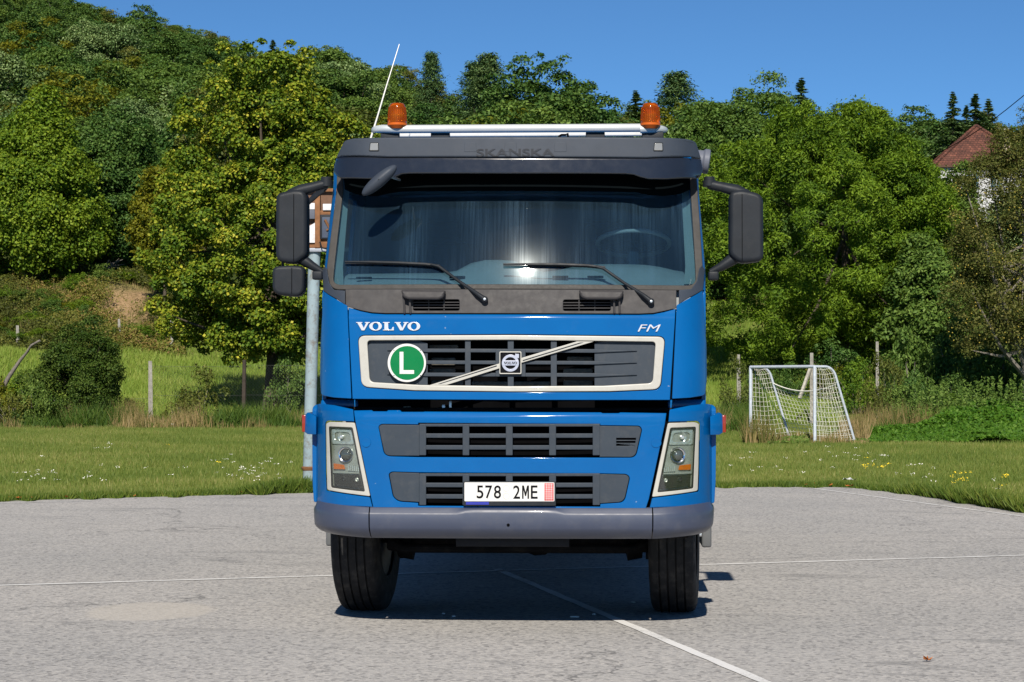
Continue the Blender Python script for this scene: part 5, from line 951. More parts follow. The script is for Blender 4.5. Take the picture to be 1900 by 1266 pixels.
# ---- shrubs
def shrub_proto(mat, seed, n=60, per=85, leaf=0.10, asp=0.5):
    r_ = np.random.default_rng(seed); p, nrm, sh, cc, cr = crown_pts((0, 0, 0.72), (1.0, 1.0, 0.85), n, per, 0.25, r_, 0.25, 0.95, lambda z: np.clip(1.0 - 0.3 * z, 0.4, 1.25), 12, 0.3)
    me = tree_mesh([(p, nrm, sh)], leaf, asp); me.materials.append(mat); tb = MB()
    for k in range(12):
        T = Vector(cc[r_.integers(len(cc))]); tb.tube([(T.x * 0.1, T.y * 0.1, -0.15), (T.x * 0.5, T.y * 0.5, T.z * 0.55), T], [0.022, 0.014, 0.004], 5, cap=False)
    o = tb.build('stems', BARKG, None, sm=60); tm = o.data; bpy.data.objects.remove(o); return me, tm
SH = {'green': [shrub_proto(LMD, 1), shrub_proto(LMD, 2)], 'dark': [shrub_proto(LDK, 3), shrub_proto(LDK, 4)], 'bright': [shrub_proto(LBR, 5), shrub_proto(LBR, 6)], 'olive': [shrub_proto(LOL, 7, 46, 60), shrub_proto(LOL, 8, 46, 60)], 'yellow': [shrub_proto(LYE, 9, 46, 70)]}
def shrub(kind, px, depth, w_px, h_px, label, group, seed):
    g = place(px, depth); k = depth / FPX; root = empty('shrub', g, seed * 1.7); root.scale = (w_px * k / 2.2, w_px * k / 2.2, h_px * k / 1.6); tag(root, label, 'shrub', group)
    me, tm = SH[kind][seed % len(SH[kind])]; link('foliage', me, None, root); link('stems', tm, None, root); return root
# the big bush by the left fence
r_ = random.Random(5)
near_tree('large_bush', 'large rounded dark green bush at the left fence', 150, 71, 598, 178, 792, LBU, 0.09, 0.5, 300, 190, 0.36, lambda z: np.clip(1.0 - 0.35 * z, 0.4, 1.3), 'bush', seed=31, r0=0.05, targets=18, shell=0.3, lobes=16)
i = 0
for (kind, x, d, w, h, lab) in (('olive', 250, 72, 60, 60, 'small olive shrub at the fence post left of the meadow'), ('olive', 372, 71.5, 110, 105, 'dark wispy shrub in front of the left meadow'), ('olive', 330, 71, 70, 60, 'low brownish shrub beside the pale fence post'), ('dark', 535, 75, 90, 120, 'dark shrub at the foot of the maple'), ('bright', 30, 72, 120, 100, 'light green shrub in the left corner of the meadow'),
        ('olive', 1368, 70.5, 85, 125, 'tall twiggy hedge shrub just right of the truck'), ('green', 1400, 73, 60, 90, 'dark hedge shrub behind the goal post'), ('yellow', 1540, 80, 110, 90, 'yellow-green shrub above the goal'), ('bright', 1590, 76, 110, 110, 'light green shrub behind the goal net'), ('olive', 1640, 70.5, 110, 125, 'brownish shrub right of the goal'), ('green', 1690, 74, 130, 170, 'leafy green shrub under the walnut'), ('dark', 1545, 84, 130, 95, 'low dark shrub seen through the goal'), ('dark', 1780, 74, 160, 190, 'dark shrub in the shade of the apple tree'), ('dark', 1860, 72, 190, 190, 'darkest shrub under the apple tree at the right edge'), ('green', 1470, 82, 90, 70, 'green shrub at the top of the right meadow'), ('green', 1432, 84, 60, 50, 'tiny green shrub on the right meadow')):
    shrub(kind, x, d, w, h, lab, None, i); i += 1
for (kind, x, d, w, h, lab) in (('olive', 20, 68.5, 90, 75, 'brownish shrub round the dead trunk at far left'), ('green', 60, 68.8, 70, 95, 'green shrub right of the dead trunk'), ('yellow', -10, 69, 80, 110, 'yellowish shrub on the left border of the photo')):
    shrub(kind, x, d, w, h, lab, None, i); i += 1
kinds = {'green': 'green', 'dark': 'dark green', 'bright': 'light green', 'olive': 'olive brown', 'yellow': 'yellowish'}
for k in range(110):
    x = r_.uniform(-60, 330); d = r_.uniform(101, 124); kd = r_.choice(['green', 'bright', 'bright', 'olive', 'olive', 'yellow', 'green'])
    if abs(x - 245) < 62 and 105 < d < 120: continue
    if abs(x - 35) < 22 and 113 < d < 119: continue
    shrub(kd, x, d, r_.uniform(40, 95), r_.uniform(16, 36), kinds[kd] + ' shrub on the bank below the left wood', kinds[kd] + ' shrubs on the left bank', k)
for k in range(60):
    x = r_.uniform(330, 1950); d = r_.uniform(108, 128); kd = r_.choice(['green', 'dark', 'bright', 'olive', 'green'])
    if 600 < x < 1470: continue
    shrub(kd, x, d, r_.uniform(50, 110), r_.uniform(40, 90), kinds[kd] + ' shrub along the foot of the wood', kinds[kd] + ' shrubs at the foot of the wood', k)
for k in range(26):
    x = r_.uniform(1630, 1980); d = r_.uniform(64, 80); kd = r_.choice(['green', 'dark', 'bright', 'olive'])
    shrub(kd, x, d, r_.uniform(60, 120), r_.uniform(50, 120), kinds[kd] + ' shrub in the thicket under the right-hand trees', kinds[kd] + ' shrubs of the right thicket', k)
# ---- grass, weeds, flowers (uncountable)
def blades(name, n, sampler, h, w, mat, seed, hvar=0.5, lean=0.35, hfun=None):
    r_ = np.random.default_rng(seed); x, y = sampler(r_, n); n = len(x); z = terr(x, y); H = h * r_.uniform(1 - hvar, 1 + hvar, n)
    if hfun is not None: H = H * hfun(x, y)
    a = r_.uniform(0, np.pi, n); W = w * r_.uniform(0.6, 1.4, n); dx = np.cos(a) * W; dy = np.sin(a) * W * 0.5; lx = r_.normal(size=n) * lean * H; ly = r_.normal(size=n) * lean * H
    v = np.empty((n, 3, 3)); v[:, 0] = np.stack([x - dx, y - dy, z - 0.03], 1); v[:, 1] = np.stack([x + dx, y + dy, z - 0.03], 1); v[:, 2] = np.stack([x + lx, y + ly, z + H], 1)
    me = np_mesh(name, v.reshape(-1, 3), np.arange(3 * n).reshape(-1, 3)); sh = np.clip(0.5 + 0.15 * r_.normal(size=n) + 0.14 * np.sin(x * 0.9 + np.sin(y * 0.5) * 2) * np.cos(y * 0.33), 0, 1); fattr(me, 'rnd', sh); o = link(name, me, mat); return o
GR = leaf_mat('grass_blades', [(0.1, (0.095, 0.138, 0.022)), (0.45, (0.162, 0.205, 0.036)), (0.72, (0.25, 0.26, 0.062)), (0.92, (0.38, 0.33, 0.14))], 0.3, 0.6, 0.2)
DRY = leaf_mat('dry_grass', [(0.1, (0.07, 0.095, 0.02)), (0.4, (0.14, 0.13, 0.04)), (0.65, (0.27, 0.20, 0.09)), (0.95, (0.42, 0.33, 0.18))], 0.25, 0.7, 0.15)
WEED = leaf_mat('weed_leaves', [(0.1, (0.030, 0.065, 0.008)), (0.5, (0.062, 0.115, 0.014)), (0.9, (0.14, 0.17, 0.03))], 0.3, 0.6, 0.2)
from mathutils.geometry import intersect_point_line
EX = np.array([pxd(np.array([p.x]), np.array([p.y]))[0][0] for p in edge]); ED = np.array([pxd(np.array([p.x]), np.array([p.y]))[1][0] for p in edge])
e_in = [k for k in range(1, len(edge) - 1)]
exs = EX[e_in]; eds = ED[e_in]; o_ = np.argsort(exs); exs = exs[o_]; eds = eds[o_]
def edge_depth(u): return np.interp(u, exs, eds)
def field(r_, n):
    u = r_.uniform(-330, 2230, n); e = edge_depth(u); t = r_.random(n) ** 1.5; d = e + 0.02 + (73.5 - e) * t; keep = r_.random(n) < np.clip(d / 60, 0.45, 1.0)
    u = u[keep]; d = d[keep]; p = np.array(CAM)[None, :2] + np.outer(d, np.array(FH)[:2]) + np.outer((u - 950) / FPX * d, np.array(RGT)[:2]); return p[:, 0], p[:, 1]
def rough_h(x, y):
    u, d = pxd(x, y); return 0.8 + 0.4 * np.clip(1 - (d - edge_depth(u)) / 1.0, 0, 1) + 0.35 * np.sin(x * 1.7 + y) * np.sin(x * 0.6 - y * 1.1)
tag(blades('field_grass', 620000, field, 0.075, 0.0095, GR, 1, hfun=rough_h), 'mown green grass of the field beyond the court', 'grass', kind='stuff')
def patch(u0, u1, d0, d1, pw=1.0):
    def f(r_, n):
        u = r_.uniform(u0, u1, n); d = d0 + (d1 - d0) * r_.random(n) ** pw; p = np.array(CAM)[None, :2] + np.outer(d, np.array(FH)[:2]) + np.outer((u - 950) / FPX * d, np.array(RGT)[:2]); return p[:, 0], p[:, 1]
    return f
def many(*fs):
    def f(r_, n):
        X = []; Y = []; w = sum(k for k, _ in fs)
        for k, g in fs: x, y = g(r_, int(n * k / w)); X.append(x); Y.append(y)
        return np.concatenate(X), np.concatenate(Y)
    return f
MEAD = leaf_mat('meadow_blades', [(0.1, (0.10, 0.17, 0.022)), (0.5, (0.17, 0.25, 0.035)), (0.85, (0.26, 0.30, 0.065))], 0.3, 0.6, 0.2)
tag(blades('meadow_grass', 120000, many((3, patch(-300, 620, 73, 106)), (2, patch(1290, 1560, 73, 122))), 0.22, 0.03, MEAD, 2), 'longer grass on the rising meadow behind the fence', 'grass', kind='stuff')
tag(blades('dry_grass', 34000, many((5, patch(-300, 600, 66.5, 71.5)), (2, patch(1325, 1420, 62, 73)), (3, patch(1380, 1610, 50.5, 56)), (3, patch(1560, 1760, 58, 66)), (2.6, patch(-40, 330, 101, 122)), (0.8, patch(1300, 1420, 108, 124))), 0.48, 0.014, DRY, 3, 0.6, 0.25, hfun=lambda x, y: 0.15 + 1.3 * np.clip(np.sin(x * 0.75 + 1.3 * np.sin(y * 0.8)) * 0.5 + 0.25 + 0.35 * np.sin(x * 3.1 + y), 0, 1)), 'straw coloured tall grass along the fence and round the goal', 'grass', kind='stuff')
tag(blades('fence_weeds', 30000, many((5, patch(-60, 600, 67, 72)), (2, patch(1325, 1420, 62, 73)), (2, patch(1560, 1760, 58, 66))), 0.42, 0.022, WEED, 14, 0.7, 0.45, hfun=lambda x, y: 0.1 + 1.3 * np.clip(np.sin(x * 1.15 + 2) * 0.45 + 0.3 + 0.4 * np.sin(x * 2.7 - y), 0, 1)), 'green weeds growing through the foot of the fence', 'weeds', kind='stuff')
def fringe(r_, n):
    u = r_.uniform(-330, 2230, n); e = edge_depth(u); d = e - 0.05 - 0.16 * np.clip(np.sin(u * 0.043) + np.sin(u * 0.117 + 1), 0, 2) + np.abs(r_.normal(size=n)) * 0.28; p = np.array(CAM)[None, :2] + np.outer(d, np.array(FH)[:2]) + np.outer((u - 950) / FPX * d, np.array(RGT)[:2]); return p[:, 0], p[:, 1]
tag(blades('verge_weeds', 40000, fringe, 0.11, 0.018, WEED, 4, 0.7, 0.5, hfun=lambda x, y: 0.5 + 0.9 * np.clip(np.sin(x * 2.1) * np.sin(x * 0.63 + 1), 0, 1)), 'darker weeds fringing the edge of the asphalt', 'weeds', kind='stuff')
# mound of nettles on the right, and tall spiky weeds
r_ = np.random.default_rng(9)
def mound(u0, u1, d0, d1, hmax, n, leaf, mat, name, label, seed):
    r_ = np.random.default_rng(seed); u = r_.uniform(u0, u1, n); t = r_.random(n); d = d0 + (d1 - d0) * t; p = np.array(CAM)[None, :2] + np.outer(d, np.array(FH)[:2]) + np.outer((u - 950) / FPX * d, np.array(RGT)[:2])
    prof = np.clip((u - u0 + 40 * np.sin(p[:, 1] * 1.7) + 25 * np.sin(p[:, 1] * 4.1)) / 230, 0, 1) ** 1.1 * np.clip(t * 1.15 + 0.22 * np.sin(p[:, 0] * 1.1) * np.sin(p[:, 0] * 2.3), 0.03, 1) ** 0.8; lum_ = 0.78 + 0.22 * np.sin(p[:, 0] * 1.9 + np.sin(p[:, 1] * 1.3) * 2) * np.cos(p[:, 1] * 1.5)
    h = hmax * prof * lum_; z = terr(p[:, 0], p[:, 1]) + h * r_.uniform(0.6, 1.0, n) ** 0.5 + 0.03; c = np.stack([p[:, 0], p[:, 1], z], 1); nr = r_.normal(size=(n, 3)) * 0.5 + [0, -0.35, 0.8]
    v, f = leaves(c, nr, leaf * r_.uniform(0.6, 1.3, n), 0.55, 0.3, r_); me = np_mesh(name, v, f); fattr(me, 'rnd', np.repeat(np.clip(0.5 + 0.2 * r_.normal(size=n), 0, 1), 2)); tag(link(name, me, mat), label, 'weeds', kind='stuff')
mound(1585, 2000, 51.5, 62, 1.0, 46000, 0.14, LNT, 'nettle_patch', 'bright green mound of nettles right of the goal', 1)
mound(1545, 1760, 57, 64, 0.7, 9000, 0.13, LMD, 'creeper_patch', 'dull green low growth behind the right of the goal', 2)
mound(1425, 1500, 50.5, 53.5, 0.55, 2600, 0.10, LMD, 'goal_weeds', 'weeds growing inside the football goal', 3)
def scrub(u0, u1, d0, d1, n, seed):
    r_ = np.random.default_rng(seed); u = r_.uniform(u0, u1, n); d = r_.uniform(d0, d1, n); p = np.array(CAM)[None, :2] + np.outer(d, np.array(FH)[:2]) + np.outer((u - 950) / FPX * d, np.array(RGT)[:2]); x = p[:, 0]; y = p[:, 1]
    g = np.sin(x * 0.9 + 1.3 * np.sin(y * 0.7)) * 0.4 + np.sin(x * 2.3 + y * 1.9) * 0.3 + np.sin(x * 5.1 - y * 3.3) * 0.2; s1 = np.clip(1.25 - np.hypot((u - 245) / 62, (d - 113.5) / 6), 0, 1); keep = (g + 0.35 - 1.6 * s1) > r_.uniform(-0.3, 0.5, n)
    x, y, g, u, d = x[keep], y[keep], g[keep], u[keep], d[keep]; m = len(x); h = (0.25 + 0.75 * np.clip(g + 0.5, 0, 1.2)) * r_.random(m) ** 0.6; c = np.stack([x, y, terr(x, y) + h], 1)
    v, f = leaves(c, r_.normal(size=(m, 3)) * 0.6 + [0, -0.4, 0.7], 0.15 * r_.uniform(0.5, 1.3, m), 0.5, 0.3, r_); me = np_mesh('bank_scrub', v, f); sh = np.clip(0.42 + 0.16 * r_.normal(size=m) + 0.22 * np.sin(x * 0.55 + y * 0.3), 0, 1); fattr(me, 'rnd', np.repeat(sh, 2)); tag(link('bank_scrub', me, LSC), 'rough mixed scrub covering the bank below the wood', 'scrub', kind='stuff')
scrub(-80, 345, 99, 125, 110000, 41)
# spiky tall weeds
r2 = np.random.default_rng(12); P = []; N_ = []
for k in range(150):
    u = r2.uniform(1690, 1990); d = r2.uniform(59, 65); g = place(u, d); H = r2.uniform(0.9, 1.75); m = 60; q = r2.random(m) ** 0.8
    P.append(np.array(g)[None] + np.stack([r2.normal(size=m) * 0.09 * (1.15 - q), r2.normal(size=m) * 0.09 * (1.15 - q), H * q], 1)); N_.append(r2.normal(size=(m, 3)) * 0.6 + [0, -0.3, 0.4])
p = np.concatenate(P); v, f = leaves(p, np.concatenate(N_), 0.12 * r2.uniform(0.6, 1.3, len(p)), 0.35, 0.2, r2); me = np_mesh('tall_weeds', v, f); fattr(me, 'rnd', np.repeat(np.clip(0.5 + 0.2 * r2.normal(size=len(p)), 0, 1), 2)); tag(link('tall_weeds', me, LMD), 'tall spiky weeds in front of the apple tree', 'weeds', kind='stuff')
# flowers
def flowers(name, label, spots, mat, seed, size):
    r_ = np.random.default_rng(seed); C_ = []
    for (u, y, su, sy, n) in spots:
        for k in range(n):
            uu = u + r_.normal() * su; yy = y + r_.normal() * sy; d = (CAM.z) / max(1e-3, (yy - 705)) * FPX
            if d > 70 or d < edge_depth(np.array([uu]))[0] + 0.05: continue
            g = place(uu, d); h = r_.uniform(0.10, 0.30); m = 7; C_.append(np.array(g)[None] + [0, 0, h] + r_.normal(size=(m, 3)) * [0.03, 0.03, 0.008])
    c = np.concatenate(C_); v, f = leaves(c, r_.normal(size=(len(c), 3)) * 0.4 + [0, -0.4, 1], size * r_.uniform(0.6, 1.3, len(c)), 0.9, 0.05, r_); me = np_mesh(name, v, f); tag(link(name, me, mat), label, 'flowers', kind='stuff')
WF = MAT('white_petals', (0.72, 0.70, 0.62), 0.8); YF = MAT('yellow_petals', (0.75, 0.55, 0.03), 0.8)
flowers('white_flowers', 'small white flower heads scattered through the verge grass', [(470, 893, 28, 9, 26), (100, 905, 70, 7, 12), (300, 902, 140, 9, 10), (200, 850, 160, 25, 8), (1440, 875, 60, 12, 6), (1590, 862, 40, 8, 14), (1690, 900, 25, 6, 9), (1420, 895, 50, 5, 6), (1790, 925, 60, 9, 6)], WF, 1, 0.017)
flowers('yellow_flowers', 'yellow flowers at the verge right of the truck', [(1790, 913, 12, 3, 11), (1865, 916, 5, 2, 4), (1610, 880, 6, 6, 7), (1638, 894, 5, 3, 3), (330, 870, 120, 20, 3)], YF, 2, 0.018)

# ---- fallen leaves, scrap
LEAFM = MAT('fallen_leaf_brown', (0.33, 0.11, 0.03), 0.7, var=0.3, scale=30)
def leaf_obj(name, pos, s, rz, mat, label, group=None, curl=0.3):
    pts = [(-0.5, 0, 0), (-0.25, 0.28, curl * 0.3), (0.0, 0.22, curl * 0.15), (0.12, 0.42, curl * 0.5), (0.3, 0.15, curl * 0.2), (0.55, 0.0, curl * 0.7), (0.3, -0.15, curl * 0.2), (0.12, -0.42, curl * 0.55), (0.0, -0.22, curl * 0.15), (-0.25, -0.28, curl * 0.35), (-0.8, 0.02, curl * 0.4)]
    v = [(a * s, b * s, c * s + 0.008) for a, b, c in pts] + [(0, 0, 0.012)]; m = MB(); m.add(v, [(11, k, k + 1) for k in range(10)] + [(11, 10, 0)]); o = m.build(name, mat, None, sm=0)
    o.location = pos; o.rotation_euler = (random.uniform(-.4, .4), random.uniform(-.4, .4), rz); tag(o, label, 'leaf', group); return o
leaf_obj('fallen_leaf', gnd(1718, 1228), 0.05, 0.6, LEAFM, 'single curled brown leaf lying on the asphalt at lower right', curl=1.0)
ORL = MAT('fallen_leaf_orange', (0.36, 0.11, 0.025), 0.7, var=0.3, scale=30)
r_ = random.Random(3)
for k in range(24):
    u = r_.choice([r_.gauss(60, 40), r_.gauss(290, 60), r_.gauss(430, 40), r_.gauss(1860, 30), r_.gauss(1560, 50), r_.uniform(0, 560)]); d = float(edge_depth(np.array([u]))[0]) + r_.gauss(-0.02, 0.12); g = place(u, d)
    leaf_obj('fallen_leaf', g + Vector((0, 0, 0.03)), r_.uniform(0.045, 0.08), r_.uniform(0, 6), ORL, 'orange fallen leaf caught along the asphalt edge', 'orange leaves along the asphalt edge')
g = gnd(1577, 898); pm = MB(); rr = random.Random(2)
pts = [Vector((g.x + (i - 2) * 0.05 + rr.uniform(-.02, .02), g.y + (j - 1) * 0.06, 0.05 + rr.uniform(0, 0.05))) for i in range(5) for j in range(3)]
pm.add(pts, [(i * 3 + j, i * 3 + j + 1, i * 3 + j + 4, i * 3 + j + 3) for i in range(4) for j in range(2)]); tag(pm.build('paper_scrap', WHITE, None, sm=0), 'crumpled white paper scrap at the corner of the asphalt', 'litter')
for i, (x, y, w_) in enumerate(((823, 1140, 0.02), (842, 1145, 0.025), (1066, 1146, 0.06), (1102, 1141, 0.02), (1175, 1119, 0.03))):
    p = gnd(x, y); m = MB().box(p + Vector((0, 0, 0.006)), (w_, 0.03, 0.008)); tag(m.build('paint_flake', WHITE, None, bevel=0.002), 'tiny white flake on the shaded asphalt under the truck', 'litter', 'white flakes under the truck')

# ---- football goal
GT = MAT('galvanised_white_tube', (0.52, 0.57, 0.64), 0.45, 0.15, var=0.15, scale=12, dirt=(0.25, 0.2, 0.15), dirt_amt=0.5)
DG = 52.0
A = far(1393, 823, DG + 1.2); B = far(1512, 827, DG - 1.0); A.z = B.z = 0.0; wv = (B - A); wv.z = 0; W = wv.length; wu = wv.normalized(); bk = Vector((-wu.y, wu.x, 0))
goal = empty('football_goal', A); tag(goal, 'small white tube football goal with sagging net on the grass', 'goal')
HG = CAM.z + (705 - 681) / FPX * DG; dB = 1.30; dT = 0.62
def Gp(a, b, z): return wu * (a * W) + bk * b + Vector((0, 0, z))
rt = 0.042
for a in (0, 1): MB().tube([Gp(a, 0, -0.05), Gp(a, 0, HG)], rt, 12).build('post', GT, goal, sm=60)
MB().tube([Gp(0, 0, HG), Gp(1, 0, HG)], rt, 12).build('crossbar', GT, goal, sm=60)
def back(a, n=14):
    P = [Gp(a, 0, HG), Gp(a, dT * 0.6, HG)]
    for k in range(1, 6): t = k / 5; P.append(Gp(a, dT * 0.6 + 0.32 * math.sin(t * 1.25), HG - 0.28 * (1 - math.cos(t * 1.25)) - 0.05 * t))
    P.append(Gp(a, dB, 0.0)); return P
BKP = {a: back(a) for a in (0, 1)}
for a in (0, 1): MB().tube(BKP[a], rt * 0.8, 10).build('back_stay', GT, goal, sm=60)
MB().tube([Gp(0, dB, 0.02), Gp(1, dB, 0.02)], rt * 0.6, 8).build('ground_bar', GT, goal, sm=60)
NETM = MAT('net_cord', (0.75, 0.73, 0.64), 0.8, var=0.1, scale=10)
def stay(a, z):
    P = BKP[a]
    for p, q in zip(P[:-1], P[1:]):
        if q.z <= z <= p.z and p.z > q.z: return p.lerp(q, (p.z - z) / (p.z - q.z))
    return P[1] if z >= HG - 1e-6 else P[-1]
net = MB(); rw = random.Random(6); cr_ = 0.0043
def cord(P, r=cr_): net.tube(P, r, 4, cap=False)
for a in (0, 1):
    for k in range(16):
        z = 0.08 + (HG - 0.12) * k / 15; e = stay(a, z); m = 8; cord([Gp(a, 0, z).lerp(e, j / m) + Vector((0, 0, -0.035 * math.sin(math.pi * j / m) + rw.uniform(-0.006, 0.006))) + wu * 0.03 * math.sin(3 * j / m + k * 0.3) for j in range(m + 1)])
    for j in range(1, 9):
        f = j / 9; pts_ = []
        for k in range(15):
            z = 0.04 + (HG - 0.06) * k / 14; e = stay(a, z); q = Gp(a, 0, z); pts_.append(q.lerp(e, min(1, f * (0.62 + 0.38 * 1.0))) + wu * 0.03 * math.sin(k * 0.4 + j))
        cord(pts_)
top_z = HG - 0.42
def bk_pt(s, t):
    z = top_z * (1 - t); sag = 0.20 * (1 - (2 * s - 1) ** 2) * (1 - t); p = stay(0, z).lerp(stay(1, z), s); return p + Vector((0, 0, -sag)) + bk * (0.12 * math.sin(math.pi * s) * math.sin(math.pi * t))
for k in range(22): cord([bk_pt(k / 21, j / 12) for j in range(13)])
for j in range(14): cord([bk_pt(k / 14, j / 13) for k in range(15)], cr_ if j else 0.016)
no = net.build('net', NETM, goal, sm=0); tag(no, kind='stuff')

# ---- old backboard post behind the truck
PB = MAT('flaking_pale_blue_paint', (0.24, 0.31, 0.34), 0.7, var=0.15, scale=3, dirt=(0.12, 0.07, 0.035), dirt_amt=0.9)
RUST = MAT('rusty_steel', (0.20, 0.095, 0.045), 0.85, var=0.4, scale=9, bump=0.4, bscale=60)
WB = MAT('weathered_white_board', (0.6, 0.6, 0.62), 0.7, var=0.1, dirt=(0.3, 0.2, 0.12), dirt_amt=0.4)
base = gnd(573, 903); DP = pxd(np.array([base.x]), np.array([base.y]))[1][0]
bb = empty('backboard_post', base); tag(bb, 'pale blue rusty basketball post with broken board behind the left mirror', 'basketball hoop')
def BP(px, py, dd=0.0): return far(px, py, DP + dd) - base
zt0 = BP(584, 462).z
MB().tube([BP(572.5, 915), BP(573.3, 880), BP(576, 760), BP(580, 600), BP(584, 440)], [11.5 / FPX * DP] * 2 + [11.2 / FPX * DP] * 3, 16).build('pole', PB, bb, sm=60)
MB().lathe([(0, 0.095), (0.035, 0.115), (0.05, 0.115), (0.06, 0.09)], Matrix.Translation(BP(573.2, 873)) @ Matrix.Rotation(-math.pi / 2, 4, 'Y'), 20).build('clamp_collar', RUST, bb)
def bar(x0, y0, x1, y1, mat, name, dd=-0.12, th=0.04):
    a = BP(x0, y0, dd); b = BP(x1, y1, dd); return rbox(name, ((a.x + b.x) / 2, (a.y + b.y) / 2, (a.z + b.z) / 2), (abs(b.x - a.x), th, abs(a.z - b.z)), mat, bb, bevel=0.004)
bar(542, 352, 688, 461, MAT('brown_backing', (0.13, 0.075, 0.05), 0.85, var=0.3), 'backing_sheet', -0.05, 0.02); bar(540, 460.5, 690, 467.5, MAT('steel_rail', (0.3, 0.32, 0.36), 0.5, 0.5), 'steel_rail')
for (x0, x1, nm) in ((584.5, 594, 'upright'), (640, 650, 'upright'), (540, 546, 'upright')): bar(x0, 350, x1, 460, RUST, nm)
for (y0, y1) in ((350, 356), (391, 399), (442, 460)): bar(546, y0, 690, y1, RUST, 'crosspiece', -0.10)
bar(552, 377, 584.3, 389, WB, 'board_remnant', -0.14, 0.02); bar(599, 378.5, 640, 390.5, WB, 'board_remnant', -0.14, 0.02)
m = MB(); pp = [BP(546, 424, -0.14), BP(571.5, 421, -0.14), BP(584.3, 413.5, -0.14), BP(584.3, 450.5, -0.14), BP(546, 450.5, -0.14)]; m.add(pp + [q + Vector((0, 0.02, 0)) for q in pp], [(0, 1, 2, 3, 4), (9, 8, 7, 6, 5)] + [(k, k + 5, (k + 1) % 5 + 5, (k + 1) % 5) for k in range(5)]); m.build('board_remnant', WB, bb, sm=0)
bar(552, 389.5, 584.3, 406.5, MAT('grey_sheet', (0.10, 0.11, 0.14), 0.6), 'grey_sheet', -0.13, 0.02)
bar(594, 398.5, 640, 444, DARKP, 'bracket_frame', -0.15, 0.03); bar(597.5, 403, 637, 441.5, MAT('grey_blue_sheet', (0.06, 0.075, 0.11), 0.6), 'bracket_sheet', -0.165, 0.02); MB().tube([BP(603, 408, -0.18), BP(612, 424, -0.18), BP(606, 428, -0.18)], 0.02, 6).build('torn_strip', RUST, bb, sm=60)
MB().tube([BP(593.5, 449, -0.2), BP(597, 460, -0.2), BP(606, 462, -0.2)], 0.012, 6).build('hook', DARKP, bb, sm=60)

# ---- fences
CON = MAT('old_concrete_post', (0.36, 0.34, 0.30), 0.9, var=0.3, scale=8, bump=0.5, bscale=50, dirt=(0.12, 0.11, 0.08), dirt_amt=0.7)
DKP = MAT('dark_timber_post', (0.05, 0.04, 0.032), 0.9, var=0.3)
WIRE = MAT('wire', (0.14, 0.14, 0.13), 0.6, 0.6)
def fence(label, posts, d, wired=True, hwire=1.5):
    f = empty('chain_link_fence', place(posts[0][0], d)); tag(f, label, 'fence'); tops = []
    for (x, y0, y1, w_, mt) in posts:
        g = place(x, d); h = (y1 - y0) / FPX * d; zt_ = CAM.z + (705 - y0) / FPX * d; r = w_ / FPX * d / 2; l = random.uniform(-0.04, 0.04)
        MB().tube([Vector((g.x, g.y, g.z - 0.3)) - f.location, Vector((g.x + l * 0.5, g.y, (g.z + zt_) / 2)) - f.location, Vector((g.x + l, g.y, zt_)) - f.location], [r, r, r * 0.85], 4 if mt is CON else 8).build('post', mt, f, sm=30); tops.append((g, zt_))
    if wired:
        mb = MB()
        for (g0, z0), (g1, z1) in zip(tops[:-1], tops[1:]):
            L_ = (g1 - g0).length; m = int(L_ / 0.11); hz = min(z0 - g0.z, z1 - g1.z) * 0.92
            def Q(t, h): q = g0.lerp(g1, t); return Vector((q.x, q.y, q.z + h)) - f.location
            for k in range(-int(hz / 0.11), m):
                for sgn in (1, -1):
                    t0, t1 = k / m, (k + hz / 0.11) / m; h0, h1 = (0, hz) if sgn > 0 else (hz, 0)
                    if t0 < 0: h0 = h0 + (h1 - h0) * (-t0) / (t1 - t0); t0 = 0
                    if t1 > 1: h1 = h0 + (h1 - h0) * (1 - t0) / (t1 - t0); t1 = 1
                    mb.tube([Q(t0, h0), Q(t1, h1)], 0.0022, 3, cap=False)
            for h in (hz, hz * 0.5, 0.1): mb.tube([Q(0, h), Q(0.5, h - 0.02), Q(1, h)], 0.0035, 3, cap=False)
        tag(mb.build('wire_mesh', WIRE, f, sm=0), kind='stuff')
    return f
fence('chain link fence with pale and dark posts before the left meadow', [(-40, 690, 790, 9, CON), (100, 735, 790, 9, CON), (280, 670, 790, 8, CON), (452, 668, 792, 8, DKP), (640, 668, 792, 8, CON)], 71.8)
fence('row of short pale posts along the top of the left meadow', [(33, 604, 650, 6, CON), (221, 592, 640, 5, CON), (318, 587, 640, 6, CON)], 102, False)
fence('overgrown row of pale posts behind the goal', [(1372, 658, 760, 7, CON), (1506, 655, 770, 7, CON), (1628, 634, 770, 6, CON)], 72.5, False)
br = MB().tube([place(1483, 72.2) + Vector((0, 0, 0.9)), far(1503, 684, 72.4)], 0.07, 5).build('leaning_post', CON, None); tag(br, 'pale slanting brace post seen through the goal', 'post')
tag(MB().tube([far(298, 500, 124), far(300, 540, 124)], 0.05, 6).build('bank_stake', CON, None), 'pale stake at the top of the bare bank', 'stake')
